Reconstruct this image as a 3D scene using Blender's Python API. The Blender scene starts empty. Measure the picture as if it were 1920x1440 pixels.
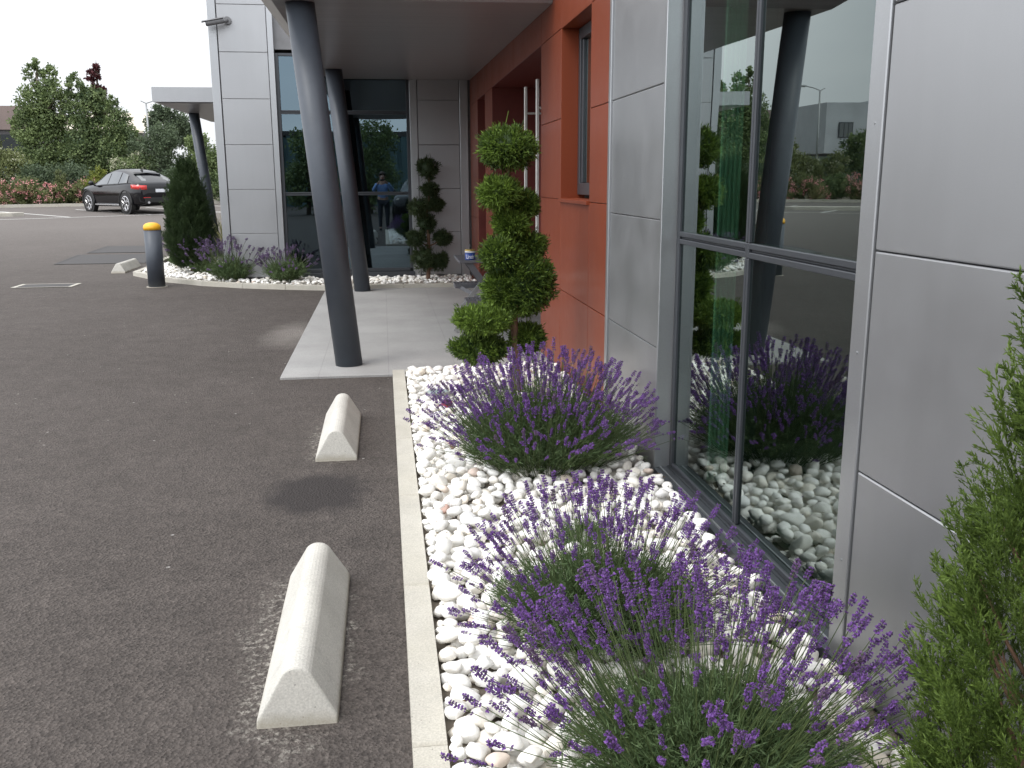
import bpy, bmesh, math, random
import numpy as np
from mathutils import Vector, Matrix, Quaternion

S = bpy.context.scene
COL = S.collection
RAD = math.radians

# ------------------------------------------------------------------ camera
H = 1.55                     # eye height
FPX = 1743.0                 # focal length in pixels of a 1920 px wide frame
def _n(v): return v / np.linalg.norm(v)
_Y = _n(np.array([717 - 960, 720 - 338, FPX]))
_D = np.array([36, -7994, FPX]); _D = _n(_D - np.dot(_D, _Y) * _Y)
_X = np.cross(_Y, -_D); _X = _X if _X[0] > 0 else -_X
R = np.array([_X, _Y, -_D])              # world = R @ (right, up, forward)
cam_data = bpy.data.cameras.new("camera")
cam = bpy.data.objects.new("camera", cam_data)
COL.objects.link(cam)
m = Matrix.Identity(4)
for i in range(3):
    m[i][0], m[i][1], m[i][2] = R[i, 0], R[i, 1], -R[i, 2]
m[2][3] = H
cam.matrix_world = m
cam_data.sensor_fit = 'HORIZONTAL'
cam_data.sensor_width = 36.0
cam_data.lens = 36.0 * FPX / 1920.0
cam_data.clip_start = 0.02
cam_data.clip_end = 3000
S.camera = cam

# ------------------------------------------------------------------ sky and sun
SUN_DIR = Vector((-0.58, -0.36, 1.05)).normalized()
W = bpy.data.worlds.new("World"); S.world = W; W.use_nodes = True
nt = W.node_tree; nt.nodes.clear()
def N(t, kind, **kw):
    n = t.nodes.new(kind)
    for k, v in kw.items():
        if hasattr(n, k): setattr(n, k, v)
    return n
out = N(nt, 'ShaderNodeOutputWorld'); bg = N(nt, 'ShaderNodeBackground')
sky = N(nt, 'ShaderNodeTexSky', sky_type='NISHITA')
sky.sun_disc = False
sky.sun_elevation = math.asin(SUN_DIR.z)
sky.sun_rotation = math.atan2(SUN_DIR.x, SUN_DIR.y)
tc = N(nt, 'ShaderNodeTexCoord'); mp = N(nt, 'ShaderNodeMapping')
mp.inputs['Scale'].default_value = (1.0, 1.0, 3.2)
nz = N(nt, 'ShaderNodeTexNoise'); nz.inputs['Scale'].default_value = 1.7; nz.inputs['Detail'].default_value = 5
cr = N(nt, 'ShaderNodeValToRGB')
cr.color_ramp.elements[0].position = 0.33; cr.color_ramp.elements[0].color = (0.74, 0.77, 0.82, 1)
cr.color_ramp.elements[1].position = 0.66; cr.color_ramp.elements[1].color = (1.0, 1.0, 1.0, 1)
cs = N(nt, 'ShaderNodeMixRGB', blend_type='MULTIPLY'); cs.inputs[0].default_value = 1.0
cs.inputs[2].default_value = (12.5, 12.6, 12.8, 1)
mx = N(nt, 'ShaderNodeMixRGB'); mx.inputs[0].default_value = 0.93
L = nt.links
L.new(tc.outputs['Generated'], mp.inputs[0]); L.new(mp.outputs[0], nz.inputs['Vector'])
L.new(nz.outputs['Fac'], cr.inputs[0]); L.new(cr.outputs[0], cs.inputs[1])
L.new(sky.outputs[0], mx.inputs[1]); L.new(cs.outputs[0], mx.inputs[2])
# thin overcast: the cloud layer is brightest round the veiled sun
dp = N(nt, 'ShaderNodeVectorMath', operation='DOT_PRODUCT'); dp.inputs[1].default_value = tuple(SUN_DIR)
L.new(tc.outputs['Generated'], dp.inputs[0])
mr = N(nt, 'ShaderNodeMapRange'); mr.inputs['From Min'].default_value = -0.35; mr.inputs['From Max'].default_value = 1.0
mr.inputs['To Min'].default_value = 0.80; mr.inputs['To Max'].default_value = 2.1; mr.interpolation_type = 'SMOOTHSTEP'
L.new(dp.outputs['Value'], mr.inputs['Value'])
gm = N(nt, 'ShaderNodeMixRGB', blend_type='MULTIPLY'); gm.inputs[0].default_value = 1.0
L.new(mx.outputs[0], gm.inputs[1]); L.new(mr.outputs[0], gm.inputs[2])
L.new(gm.outputs[0], bg.inputs['Color']); bg.inputs['Strength'].default_value = 0.10
L.new(bg.outputs[0], out.inputs['Surface'])

sun_data = bpy.data.lights.new("sun", 'SUN'); sun_data.energy = 1.25; sun_data.angle = RAD(24)
sun_data.color = (1.0, 0.96, 0.90)
sun = bpy.data.objects.new("sun", sun_data); COL.objects.link(sun)
sun.rotation_euler = SUN_DIR.to_track_quat('Z', 'Y').to_euler()
sun.location = (-10, -5, 20)

S.view_settings.view_transform = 'Standard'
S.view_settings.look = 'None'
S.view_settings.exposure = 0.12
S.view_settings.gamma = 1.0
S.render.engine = 'CYCLES'
S.cycles.max_bounces = 8
S.cycles.transparent_max_bounces = 12
S.cycles.caustics_reflective = False
S.cycles.caustics_refractive = False

# ------------------------------------------------------------------ materials
def new_mat(name):
    mt = bpy.data.materials.new(name); mt.use_nodes = True
    t = mt.node_tree
    b = t.nodes['Principled BSDF']
    return mt, t, b

def ramp(t, fac, stops):
    r = N(t, 'ShaderNodeValToRGB')
    e = r.color_ramp.elements
    while len(e) < len(stops): e.new(0.5)
    for k, (p, c) in enumerate(stops):
        e[k].position = p
        e[k].color = (c[0], c[1], c[2], 1) if hasattr(c, '__len__') else (c, c, c, 1)
    t.links.new(fac, r.inputs[0])
    return r.outputs[0]

def noise(t, scale, detail=4, rough=0.55, coord='Object', vec=None, dist=0.0):
    if vec is None:
        c = N(t, 'ShaderNodeTexCoord'); vec = c.outputs[coord]
    n = N(t, 'ShaderNodeTexNoise')
    n.inputs['Scale'].default_value = scale; n.inputs['Detail'].default_value = detail
    n.inputs['Roughness'].default_value = rough; n.inputs['Distortion'].default_value = dist
    t.links.new(vec, n.inputs['Vector'])
    return n.outputs['Fac']

def mixc(t, fac, a, b, mode='MIX'):
    n = N(t, 'ShaderNodeMixRGB', blend_type=mode)
    for k, v in ((0, fac), (1, a), (2, b)):
        if hasattr(v, 'links') or hasattr(v, 'is_linked'): t.links.new(v, n.inputs[k])
        elif hasattr(v, '__len__'): n.inputs[k].default_value = (v[0], v[1], v[2], 1)
        else: n.inputs[k].default_value = v
    return n.outputs[0]

def mth(t, op, a, b=None, clamp=False):
    n = N(t, 'ShaderNodeMath', operation=op); n.use_clamp = clamp
    for k, v in ((0, a), (1, b)):
        if v is None: continue
        if hasattr(v, 'is_linked'): t.links.new(v, n.inputs[k])
        else: n.inputs[k].default_value = v
    return n.outputs[0]

def bump(t, b, h, strength, dist=0.01):
    n = N(t, 'ShaderNodeBump'); n.inputs['Strength'].default_value = strength
    n.inputs['Distance'].default_value = dist
    t.links.new(h, n.inputs['Height']); t.links.new(n.outputs[0], b.inputs['Normal'])

def plain(name, col, rough=0.6, metal=0.0, var=0.12, scale=6.0, bs=0.0, bscale=60, coat=0.0, spec=None):
    mt, t, b = new_mat(name)
    f = noise(t, scale, 5)
    c = ramp(t, f, [(0.3, [x * (1 - var) for x in col]), (0.7, [min(1, x * (1 + var)) for x in col])])
    t.links.new(c, b.inputs['Base Color'])
    b.inputs['Roughness'].default_value = rough; b.inputs['Metallic'].default_value = metal
    b.inputs['Coat Weight'].default_value = coat; b.inputs['Coat Roughness'].default_value = 0.06
    if spec is not None: b.inputs['Specular IOR Level'].default_value = spec
    if bs > 0: bump(t, b, noise(t, bscale, 3), bs, 0.004)
    return mt

def asphalt_mat():
    mt, t, b = new_mat("asphalt")
    tcn = N(t, 'ShaderNodeTexCoord'); P = tcn.outputs['Object']
    vo = N(t, 'ShaderNodeTexVoronoi'); vo.inputs['Scale'].default_value = 92; t.links.new(P, vo.inputs['Vector'])
    wn = ramp(t, vo.outputs['Color'], [(0.1, 0.58), (0.5, 0.96), (0.93, 1.30), (0.985, 1.75)])
    big = noise(t, 0.55, 6, 0.6, vec=P); mid = noise(t, 5.0, 5, 0.6, vec=P)
    base = ramp(t, big, [(0.3, (0.074, 0.0625, 0.0555)), (0.7, (0.094, 0.080, 0.072))])
    m2 = ramp(t, mid, [(0.3, 0.86), (0.7, 1.12)])
    c = mixc(t, 1.0, base, m2, 'MULTIPLY'); c = mixc(t, 1.0, c, wn, 'MULTIPLY')
    fine = noise(t, 260, 2, 0.6, vec=P)
    sep = N(t, 'ShaderNodeSeparateXYZ'); t.links.new(P, sep.inputs[0])
    def blot(cx, cy, rx, ry, edge=0.35, ns=6.0, amp=0.9):
        dx = mth(t, 'DIVIDE', mth(t, 'SUBTRACT', sep.outputs[0], cx), rx)
        dy = mth(t, 'DIVIDE', mth(t, 'SUBTRACT', sep.outputs[1], cy), ry)
        d = mth(t, 'SQRT', mth(t, 'ADD', mth(t, 'MULTIPLY', dx, dx), mth(t, 'MULTIPLY', dy, dy)))
        nn = noise(t, ns, 5, 0.65, vec=P)
        d = mth(t, 'ADD', d, mth(t, 'MULTIPLY', mth(t, 'SUBTRACT', nn, 0.5), amp))
        return ramp(t, d, [(1.0 - edge, 1.0), (1.0, 0.0)]) if edge < 1 else ramp(t, d, [(0.0, 1.0), (1.0, 0.0)])
    # oil stain between the two wheel stops
    st = blot(-0.385, 4.58, 0.29, 0.37, 0.35, 7.0, 0.85)
    c = mixc(t, mth(t, 'MULTIPLY', st, 0.90), c, (0.034, 0.029, 0.028))
    # washed out sand by the slab, mortar rubbed in round the wheel stops
    grit = ramp(t, fine, [(0.38, 0.0), (0.60, 1.0)])
    sd = blot(-0.97, 9.7, 0.34, 1.05, 0.75, 2.6, 0.9)
    c = mixc(t, mth(t, 'MULTIPLY', mth(t, 'MULTIPLY', sd, grit), 0.75), c, (0.36, 0.33, 0.30))
    for (cx, cy, rx, ry) in ((-0.33, 2.98, 0.215, 0.74), (-0.345, 5.58, 0.165, 0.57)):
        for_m = blot(cx, cy, rx, ry, 0.35, 7.0, 1.25)
        g2 = ramp(t, noise(t, 42, 7, 0.75, vec=P, dist=0.3), [(0.50, 0.0), (0.62, 1.0)])
        c = mixc(t, mth(t, 'MULTIPLY', mth(t, 'MULTIPLY', for_m, g2), 0.55), c, (0.50, 0.47, 0.41))
    # tone turning paler with distance and small white specks
    sp = N(t, 'ShaderNodeTexVoronoi'); sp.inputs['Scale'].default_value = 5.5; t.links.new(P, sp.inputs['Vector'])
    spm = ramp(t, sp.outputs['Distance'], [(0.035, 1.0), (0.05, 0.0)])
    c = mixc(t, mth(t, 'MULTIPLY', spm, 0.55), c, (0.5, 0.48, 0.45))
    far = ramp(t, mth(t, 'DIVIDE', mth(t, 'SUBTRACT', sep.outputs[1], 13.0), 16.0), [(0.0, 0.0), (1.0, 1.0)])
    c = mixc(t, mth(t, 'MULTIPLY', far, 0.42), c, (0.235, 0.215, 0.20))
    t.links.new(c, b.inputs['Base Color'])
    b.inputs['Roughness'].default_value = 0.88; b.inputs['Specular IOR Level'].default_value = 0.3
    h = mth(t, 'ADD', vo.outputs['Distance'], mth(t, 'MULTIPLY', fine, 0.5))
    bump(t, b, h, 0.85, 0.008)
    return mt

def granite_mat():
    mt, t, b = new_mat("granite_paving")
    tcn = N(t, 'ShaderNodeTexCoord'); P = tcn.outputs['Object']
    br = N(t, 'ShaderNodeTexBrick'); t.links.new(P, br.inputs['Vector'])
    br.inputs['Scale'].default_value = 1.0; br.inputs['Brick Width'].default_value = 0.56; br.inputs['Row Height'].default_value = 0.56
    br.offset = 0.0; br.inputs['Mortar Size'].default_value = 0.004
    br.inputs['Color1'].default_value = (0.335, 0.33, 0.32, 1); br.inputs['Color2'].default_value = (0.335, 0.33, 0.32, 1)
    br.inputs['Mortar'].default_value = (0.285, 0.28, 0.27, 1)
    sp = ramp(t, noise(t, 320, 3, 0.7, vec=P), [(0.35, 0.72), (0.65, 1.25)])
    st = ramp(t, noise(t, 1.6, 5, 0.6, vec=P), [(0.3, 0.85), (0.7, 1.08)])
    c = mixc(t, 1.0, br.outputs[0], sp, 'MULTIPLY'); c = mixc(t, 1.0, c, st, 'MULTIPLY')
    t.links.new(c, b.inputs['Base Color']); b.inputs['Roughness'].default_value = 0.75
    return mt

def concrete_mat(name, col, stain=(0.30, 0.27, 0.19), amt=0.35, splash=False):
    mt, t, b = new_mat(name)
    tcn = N(t, 'ShaderNodeTexCoord'); P = tcn.outputs['Object']
    f = noise(t, 3.5, 6, 0.65, vec=P); g = noise(t, 170, 3, 0.6, vec=P)
    c = ramp(t, f, [(0.3, [x * 0.86 for x in col]), (0.7, [x * 1.08 for x in col])])
    c = mixc(t, 1.0, c, ramp(t, g, [(0.3, 0.80), (0.7, 1.16)]), 'MULTIPLY')
    s = ramp(t, noise(t, 1.4, 6, 0.7, vec=P), [(0.45, 0.0), (0.75, 1.0)])
    c = mixc(t, mth(t, 'MULTIPLY', s, amt), c, stain)
    vo = N(t, 'ShaderNodeTexVoronoi'); vo.inputs['Scale'].default_value = 34; t.links.new(P, vo.inputs['Vector'])
    pit = ramp(t, vo.outputs['Distance'], [(0.06, 1.0), (0.10, 0.0)])
    c = mixc(t, mth(t, 'MULTIPLY', pit, 0.5), c, (0.12, 0.11, 0.10))
    if splash:
        sp_ = N(t, 'ShaderNodeSeparateXYZ'); t.links.new(P, sp_.inputs[0])
        hgt = mth(t, 'ADD', mth(t, 'MULTIPLY', sp_.outputs[2], 22.0), mth(t, 'MULTIPLY', mth(t, 'SUBTRACT', noise(t, 16, 5, 0.7, vec=P), 0.5), 1.1))
        c = mixc(t, ramp(t, hgt, [(0.25, 0.55), (0.95, 0.0)]), c, (0.27, 0.235, 0.165))
        scuff = ramp(t, noise(t, 6, 6, 0.75, vec=P, dist=0.6), [(0.57, 0.0), (0.72, 0.4)])
        c = mixc(t, scuff, c, (0.30, 0.29, 0.27))
    t.links.new(c, b.inputs['Base Color']); b.inputs['Roughness'].default_value = 0.85
    bump(t, b, mth(t, 'SUBTRACT', g, mth(t, 'MULTIPLY', pit, 2.0)), 0.25, 0.003)
    return mt

def pebble_mat():
    mt, t, b = new_mat("white_pebble")
    oi = N(t, 'ShaderNodeObjectInfo'); at = N(t, 'ShaderNodeAttribute'); at.attribute_name = 'tint'
    r = mth(t, 'FRACT', mth(t, 'ADD', oi.outputs['Random'], at.outputs['Fac']))
    base = ramp(t, r, [(0.0, (0.93, 0.915, 0.88)), (0.45, (0.89, 0.875, 0.83)), (0.72, (0.95, 0.925, 0.87)),
                       (0.86, (0.84, 0.79, 0.70)), (0.95, (0.76, 0.76, 0.75)), (0.988, (0.80, 0.72, 0.60)), (0.9985, (0.70, 0.57, 0.50))])
    tcn = N(t, 'ShaderNodeTexCoord')
    f = noise(t, 9, 6, 0.65, vec=tcn.outputs['Object'], dist=1.2)
    v = ramp(t, f, [(0.42, 1.0), (0.52, 0.94), (0.62, 1.0), (0.8, 0.90)])
    c = mixc(t, 1.0, base, v, 'MULTIPLY')
    warm = ramp(t, noise(t, 5.0, 4, 0.6, vec=tcn.outputs['Object']), [(0.55, 0.0), (0.8, 0.5)])
    c = mixc(t, warm, c, (0.66, 0.56, 0.40))
    t.links.new(c, b.inputs['Base Color']); b.inputs['Roughness'].default_value = 0.55
    b.inputs['Specular IOR Level'].default_value = 0.35
    bump(t, b, noise(t, 40, 4, 0.6, vec=tcn.outputs['Object']), 0.12, 0.003)
    return mt

def leaf_mat(name, dark, light, rough=0.55, trans=0.25, spec=0.3, faded=None):
    mt, t, b = new_mat(name)
    at = N(t, 'ShaderNodeAttribute'); at.attribute_name = 'tint'
    oi = N(t, 'ShaderNodeObjectInfo')
    f = mth(t, 'ADD', mth(t, 'MULTIPLY', at.outputs['Fac'], 0.78), mth(t, 'MULTIPLY', oi.outputs['Random'], 0.22))
    mid = [(a + b_) * 0.5 for a, b_ in zip(dark, light)]
    c = ramp(t, f, [(0.05, dark), (0.5, mid), (0.95, light)])
    if faded:
        c = mixc(t, ramp(t, oi.outputs['Random'], [(0.70, 0.0), (0.98, 0.75)]), c, faded)
    t.links.new(c, b.inputs['Base Color']); b.inputs['Roughness'].default_value = rough
    b.inputs['Specular IOR Level'].default_value = spec
    tr = N(t, 'ShaderNodeBsdfTranslucent'); t.links.new(c, tr.inputs[0])
    ms = N(t, 'ShaderNodeMixShader'); ms.inputs[0].default_value = trans
    o = t.nodes['Material Output']
    t.links.new(b.outputs[0], ms.inputs[1]); t.links.new(tr.outputs[0], ms.inputs[2]); t.links.new(ms.outputs[0], o.inputs[0])
    return mt

def glass_mat(name, f0, gain, gloss, tint):
    mt = bpy.data.materials.new(name); mt.use_nodes = True
    t = mt.node_tree; t.nodes.clear()
    o = N(t, 'ShaderNodeOutputMaterial')
    fr = N(t, 'ShaderNodeFresnel'); fr.inputs[0].default_value = 1.5
    ge = N(t, 'ShaderNodeNewGeometry')
    fac = mth(t, 'ADD', mth(t, 'MULTIPLY', fr.outputs[0], gain), f0, clamp=True)
    fac = mth(t, 'MULTIPLY', fac, mth(t, 'SUBTRACT', 1.0, ge.outputs['Backfacing']))
    gl = N(t, 'ShaderNodeBsdfGlossy'); gl.inputs['Roughness'].default_value = 0.0
    gl.inputs['Color'].default_value = (*gloss, 1)
    # panes are never perfectly flat: a long soft ripple in the reflection
    tcn = N(t, 'ShaderNodeTexCoord')
    bn = N(t, 'ShaderNodeBump'); bn.inputs['Strength'].default_value = 0.05; bn.inputs['Distance'].default_value = 0.02
    t.links.new(noise(t, 1.3, 1, 0.4, vec=tcn.outputs['Object']), bn.inputs['Height'])
    t.links.new(bn.outputs[0], gl.inputs['Normal'])
    tr = N(t, 'ShaderNodeBsdfTransparent'); tr.inputs[0].default_value = (*tint, 1)
    ms = N(t, 'ShaderNodeMixShader')
    t.links.new(fac, ms.inputs[0]); t.links.new(tr.outputs[0], ms.inputs[1]); t.links.new(gl.outputs[0], ms.inputs[2])
    t.links.new(ms.outputs[0], o.inputs[0])
    return mt

def metal_mat(name, col, metal, rough, coat=0.0, grain=0.0):
    mt, t, b = new_mat(name)
    tcn = N(t, 'ShaderNodeTexCoord'); P = tcn.outputs['Object']
    f = noise(t, 0.9, 4, 0.5, vec=P); g = noise(t, 420, 2, 0.6, vec=P)
    c = ramp(t, f, [(0.3, [x * 0.955 for x in col]), (0.7, [x * 1.03 for x in col])])
    c = mixc(t, 1.0, c, ramp(t, g, [(0.3, 0.93), (0.7, 1.06)]), 'MULTIPLY')
    mp2 = N(t, 'ShaderNodeMapping'); mp2.inputs['Scale'].default_value = (9, 9, 0.7); t.links.new(P, mp2.inputs[0])
    streak = ramp(t, noise(t, 1.0, 5, 0.65, vec=mp2.outputs[0]), [(0.35, 0.985), (0.65, 1.01)])
    c = mixc(t, 1.0, c, streak, 'MULTIPLY')
    t.links.new(c, b.inputs['Base Color'])
    b.inputs['Metallic'].default_value = metal
    rr = ramp(t, noise(t, 3.0, 4, 0.6, vec=P), [(0.3, rough * 0.9), (0.7, rough * 1.12)])
    t.links.new(rr, b.inputs['Roughness'])
    b.inputs['Coat Weight'].default_value = coat; b.inputs['Coat Roughness'].default_value = 0.12
    bump(t, b, noise(t, 1.4, 2, 0.5, vec=P), 0.10, 0.02)
    return mt

def soffit_mat():
    mt, t, b = new_mat("brown_metal_soffit")
    tcn = N(t, 'ShaderNodeTexCoord'); P = tcn.outputs['Object']
    sep = N(t, 'ShaderNodeSeparateXYZ'); t.links.new(P, sep.inputs[0])
    mp2 = N(t, 'ShaderNodeMapping'); mp2.inputs['Scale'].default_value = (0.2, 34, 1); t.links.new(P, mp2.inputs[0])
    st = noise(t, 1.0, 4, 0.6, vec=mp2.outputs[0])
    c = ramp(t, st, [(0.3, (0.23, 0.222, 0.226)), (0.7, (0.36, 0.345, 0.348))])
    t.links.new(c, b.inputs['Base Color'])
    b.inputs['Roughness'].default_value = 0.30; b.inputs['Metallic'].default_value = 0.0
    bump(t, b, st, 0.05, 0.006)
    return mt

def car_glass(): 
    mt, t, b = new_mat("car_window_glass")
    b.inputs['Base Color'].default_value = (0.02, 0.025, 0.025, 1); b.inputs['Roughness'].default_value = 0.03
    b.inputs['Specular IOR Level'].default_value = 0.9; b.inputs['Coat Weight'].default_value = 0.6
    return mt

M = {}
M['asphalt'] = asphalt_mat()
M['granite'] = granite_mat()
M['kerb'] = concrete_mat("kerb_concrete", (0.49, 0.465, 0.405), (0.38, 0.345, 0.25), 0.35)
M['stop'] = concrete_mat("cast_concrete", (0.56, 0.54, 0.49), (0.36, 0.33, 0.27), 0.3, True)
M['pebble'] = pebble_mat()
M['soil'] = plain("soil", (0.17, 0.145, 0.115), 0.95, var=0.3, scale=14, bs=0.6)
M['silver'] = metal_mat("silver_cladding", (0.40, 0.405, 0.413), 0.84, 0.41)
M['silver_far'] = M['silver']
M['trim'] = metal_mat("aluminium_trim", (0.42, 0.43, 0.44), 0.80, 0.36)
M['red'] = metal_mat("red_panel", (0.215, 0.046, 0.018), 0.0, 0.42, coat=0.14)
M['red'].node_tree.nodes['Principled BSDF'].inputs['Specular IOR Level'].default_value = 0.28
M['darkred'] = plain("dark_red", (0.13, 0.026, 0.020), 0.45)
M['backing'] = plain("grey_backing", (0.20, 0.20, 0.205), 0.8)
M['frame'] = plain("anthracite_frame", (0.055, 0.060, 0.068), 0.38, 0.25, var=0.06)
M['gasket'] = plain("black_gasket", (0.012, 0.012, 0.013), 0.5)
M['glass'] = glass_mat("tinted_window_glass", 0.04, 2.1, (0.86, 0.97, 0.95), (0.55, 0.66, 0.60))
M['glass_far'] = glass_mat("coated_window_glass", 0.13, 1.0, (0.62, 0.84, 0.98), (0.30, 0.36, 0.36))
M['soffit'] = soffit_mat()
M['fascia'] = metal_mat("pale_fascia", (0.58, 0.56, 0.53), 0.2, 0.5)
M['column'] = plain("slate_paint", (0.062, 0.072, 0.088), 0.45, 0.1, var=0.1, bs=0.05, bscale=30)
M['yellow'] = plain("yellow_paint", (0.80, 0.42, 0.02), 0.45, var=0.1)
M['inner'] = plain("interior_wall", (0.16, 0.17, 0.165), 0.9)
M['innerfloor'] = plain("interior_floor", (0.12, 0.12, 0.11), 0.5)
M['curtain'] = plain("pale_green_blind", (0.34, 0.52, 0.42), 0.8, scale=2)
M['steel'] = plain("white_steel_handle", (0.72, 0.70, 0.66), 0.35, 0.4)
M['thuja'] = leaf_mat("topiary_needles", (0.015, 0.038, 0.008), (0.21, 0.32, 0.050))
M['thuja_dark'] = leaf_mat("shaded_topiary_needles", (0.020, 0.042, 0.016), (0.085, 0.115, 0.045))  # darker copy of the topiary green, canopy shade put into the colour
M['thuja_wood'] = plain("topiary_bark", (0.17, 0.10, 0.065), 0.9, var=0.25, scale=30, bs=0.5)
M['conifer'] = leaf_mat("conifer_scales", (0.026, 0.056, 0.012), (0.20, 0.29, 0.060))
M['conifer_far'] = leaf_mat("dark_conifer_scales", (0.020, 0.040, 0.016), (0.090, 0.14, 0.050))
M['lav_leaf'] = leaf_mat("lavender_leaf", (0.045, 0.085, 0.030), (0.17, 0.24, 0.105), 0.6, 0.2)
M['lav_stem'] = leaf_mat("lavender_stem", (0.050, 0.082, 0.028), (0.125, 0.165, 0.060), 0.6, 0.1)
M['lav_flower'] = leaf_mat("lavender_flower", (0.070, 0.038, 0.095), (0.30, 0.140, 0.50), 0.7, 0.25, faded=(0.125, 0.090, 0.105))
M['lav_shaded'] = leaf_mat("shaded_lavender_flower", (0.085, 0.060, 0.10), (0.24, 0.165, 0.32), 0.7, 0.25)  # far lavender heads: shade and distance blur put into the flower colour
M['litter'] = leaf_mat("dry_leaf", (0.10, 0.065, 0.035), (0.30, 0.22, 0.12))
M['bark'] = plain("tree_bark", (0.11, 0.085, 0.065), 0.9, var=0.3, scale=10)
M['leaf_green'] = leaf_mat("broad_leaf", (0.055, 0.088, 0.042), (0.26, 0.33, 0.13))
M['leaf_dark'] = leaf_mat("dark_leaf", (0.045, 0.068, 0.042), (0.16, 0.21, 0.115))
M['leaf_purple'] = leaf_mat("maple_leaf", (0.050, 0.014, 0.018), (0.13, 0.042, 0.045))
M['leaf_yellow'] = leaf_mat("yellowish_leaf", (0.10, 0.13, 0.025), (0.30, 0.33, 0.07))
M['leaf_olive'] = leaf_mat("olive_leaf", (0.075, 0.095, 0.038), (0.25, 0.28, 0.115))
M['blossom'] = leaf_mat("cream_blossom", (0.38, 0.38, 0.25), (0.65, 0.65, 0.50))
M['rose'] = leaf_mat("pink_rose_petals", (0.66, 0.22, 0.24), (0.88, 0.52, 0.50))
M['grassblade'] = leaf_mat("dry_grass_blade", (0.13, 0.14, 0.06), (0.36, 0.34, 0.17))
M['carpaint'] = plain("black_car_paint", (0.006, 0.006, 0.008), 0.10, 0.0, var=0.02, spec=0.45)
M['carblack'] = plain("black_plastic", (0.012, 0.012, 0.012), 0.6)
M['carglass'] = car_glass()
M['tyre'] = plain("tyre_rubber", (0.016, 0.016, 0.016), 0.8)
M['rim'] = plain("alloy_rim", (0.66, 0.66, 0.68), 0.25, 0.85, var=0.03)
M['redlamp'] = plain("red_lamp_glass", (0.62, 0.025, 0.02), 0.15, coat=0.8)
M['plate'] = plain("white_plate", (0.70, 0.72, 0.76), 0.4)
M['paint'] = plain("road_paint", (0.68, 0.67, 0.64), 0.7, var=0.12, scale=12)
M['table'] = plain("grey_table_plastic", (0.105, 0.105, 0.115), 0.5, var=0.08)
M['alu'] = plain("aluminium_tube", (0.42, 0.42, 0.42), 0.35, 0.7)
M['tinblue'] = plain("blue_tin", (0.018, 0.055, 0.25), 0.35, 0.1)
M['tinwhite'] = plain("white_tin", (0.78, 0.78, 0.78), 0.35)
M['tingold'] = plain("gold_tin", (0.55, 0.40, 0.13), 0.3, 0.6)
M['black'] = plain("matt_black", (0.015, 0.015, 0.015), 0.6)
M['camgrey'] = plain("grey_camera_housing", (0.16, 0.16, 0.165), 0.4)
M['brownwall'] = plain("brown_cladding", (0.20, 0.155, 0.14), 0.8, scale=0.6)
M['greywall'] = plain("grey_cladding", (0.42, 0.44, 0.46), 0.7, scale=0.6)
M['beigeroof'] = plain("beige_roof", (0.56, 0.50, 0.41), 0.8, scale=0.6)
M['tealwall'] = plain("teal_cladding", (0.10, 0.17, 0.18), 0.6, scale=0.6)
M['darkwall'] = plain("dark_wall", (0.09, 0.085, 0.085), 0.7)
M['lampmetal'] = plain("galvanised_steel", (0.30, 0.31, 0.31), 0.45, 0.5)
M['drain'] = plain("cast_iron", (0.050, 0.046, 0.045), 0.7, 0.2, var=0.2, scale=40, bs=0.4, bscale=80)
M['skin'] = plain("skin", (0.52, 0.32, 0.24), 0.55)
M['shirt'] = plain("blue_shirt", (0.22, 0.36, 0.66), 0.85)
M['trouser'] = plain("dark_trousers", (0.03, 0.035, 0.05), 0.85)
M['hair'] = plain("brown_hair", (0.06, 0.04, 0.03), 0.7)
M['redstone'] = plain("dark_red_stone", (0.30, 0.03, 0.025), 0.5)
M['pinkstone'] = plain("pinkish_brown_stone", (0.50, 0.33, 0.27), 0.6, var=0.2, scale=30)
M['floodbody'] = plain("grey_floodlight", (0.34, 0.34, 0.34), 0.4, 0.3)
M['floodglass'] = plain("pale_lamp_glass", (0.50, 0.62, 0.60), 0.08, coat=0.7)

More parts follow.
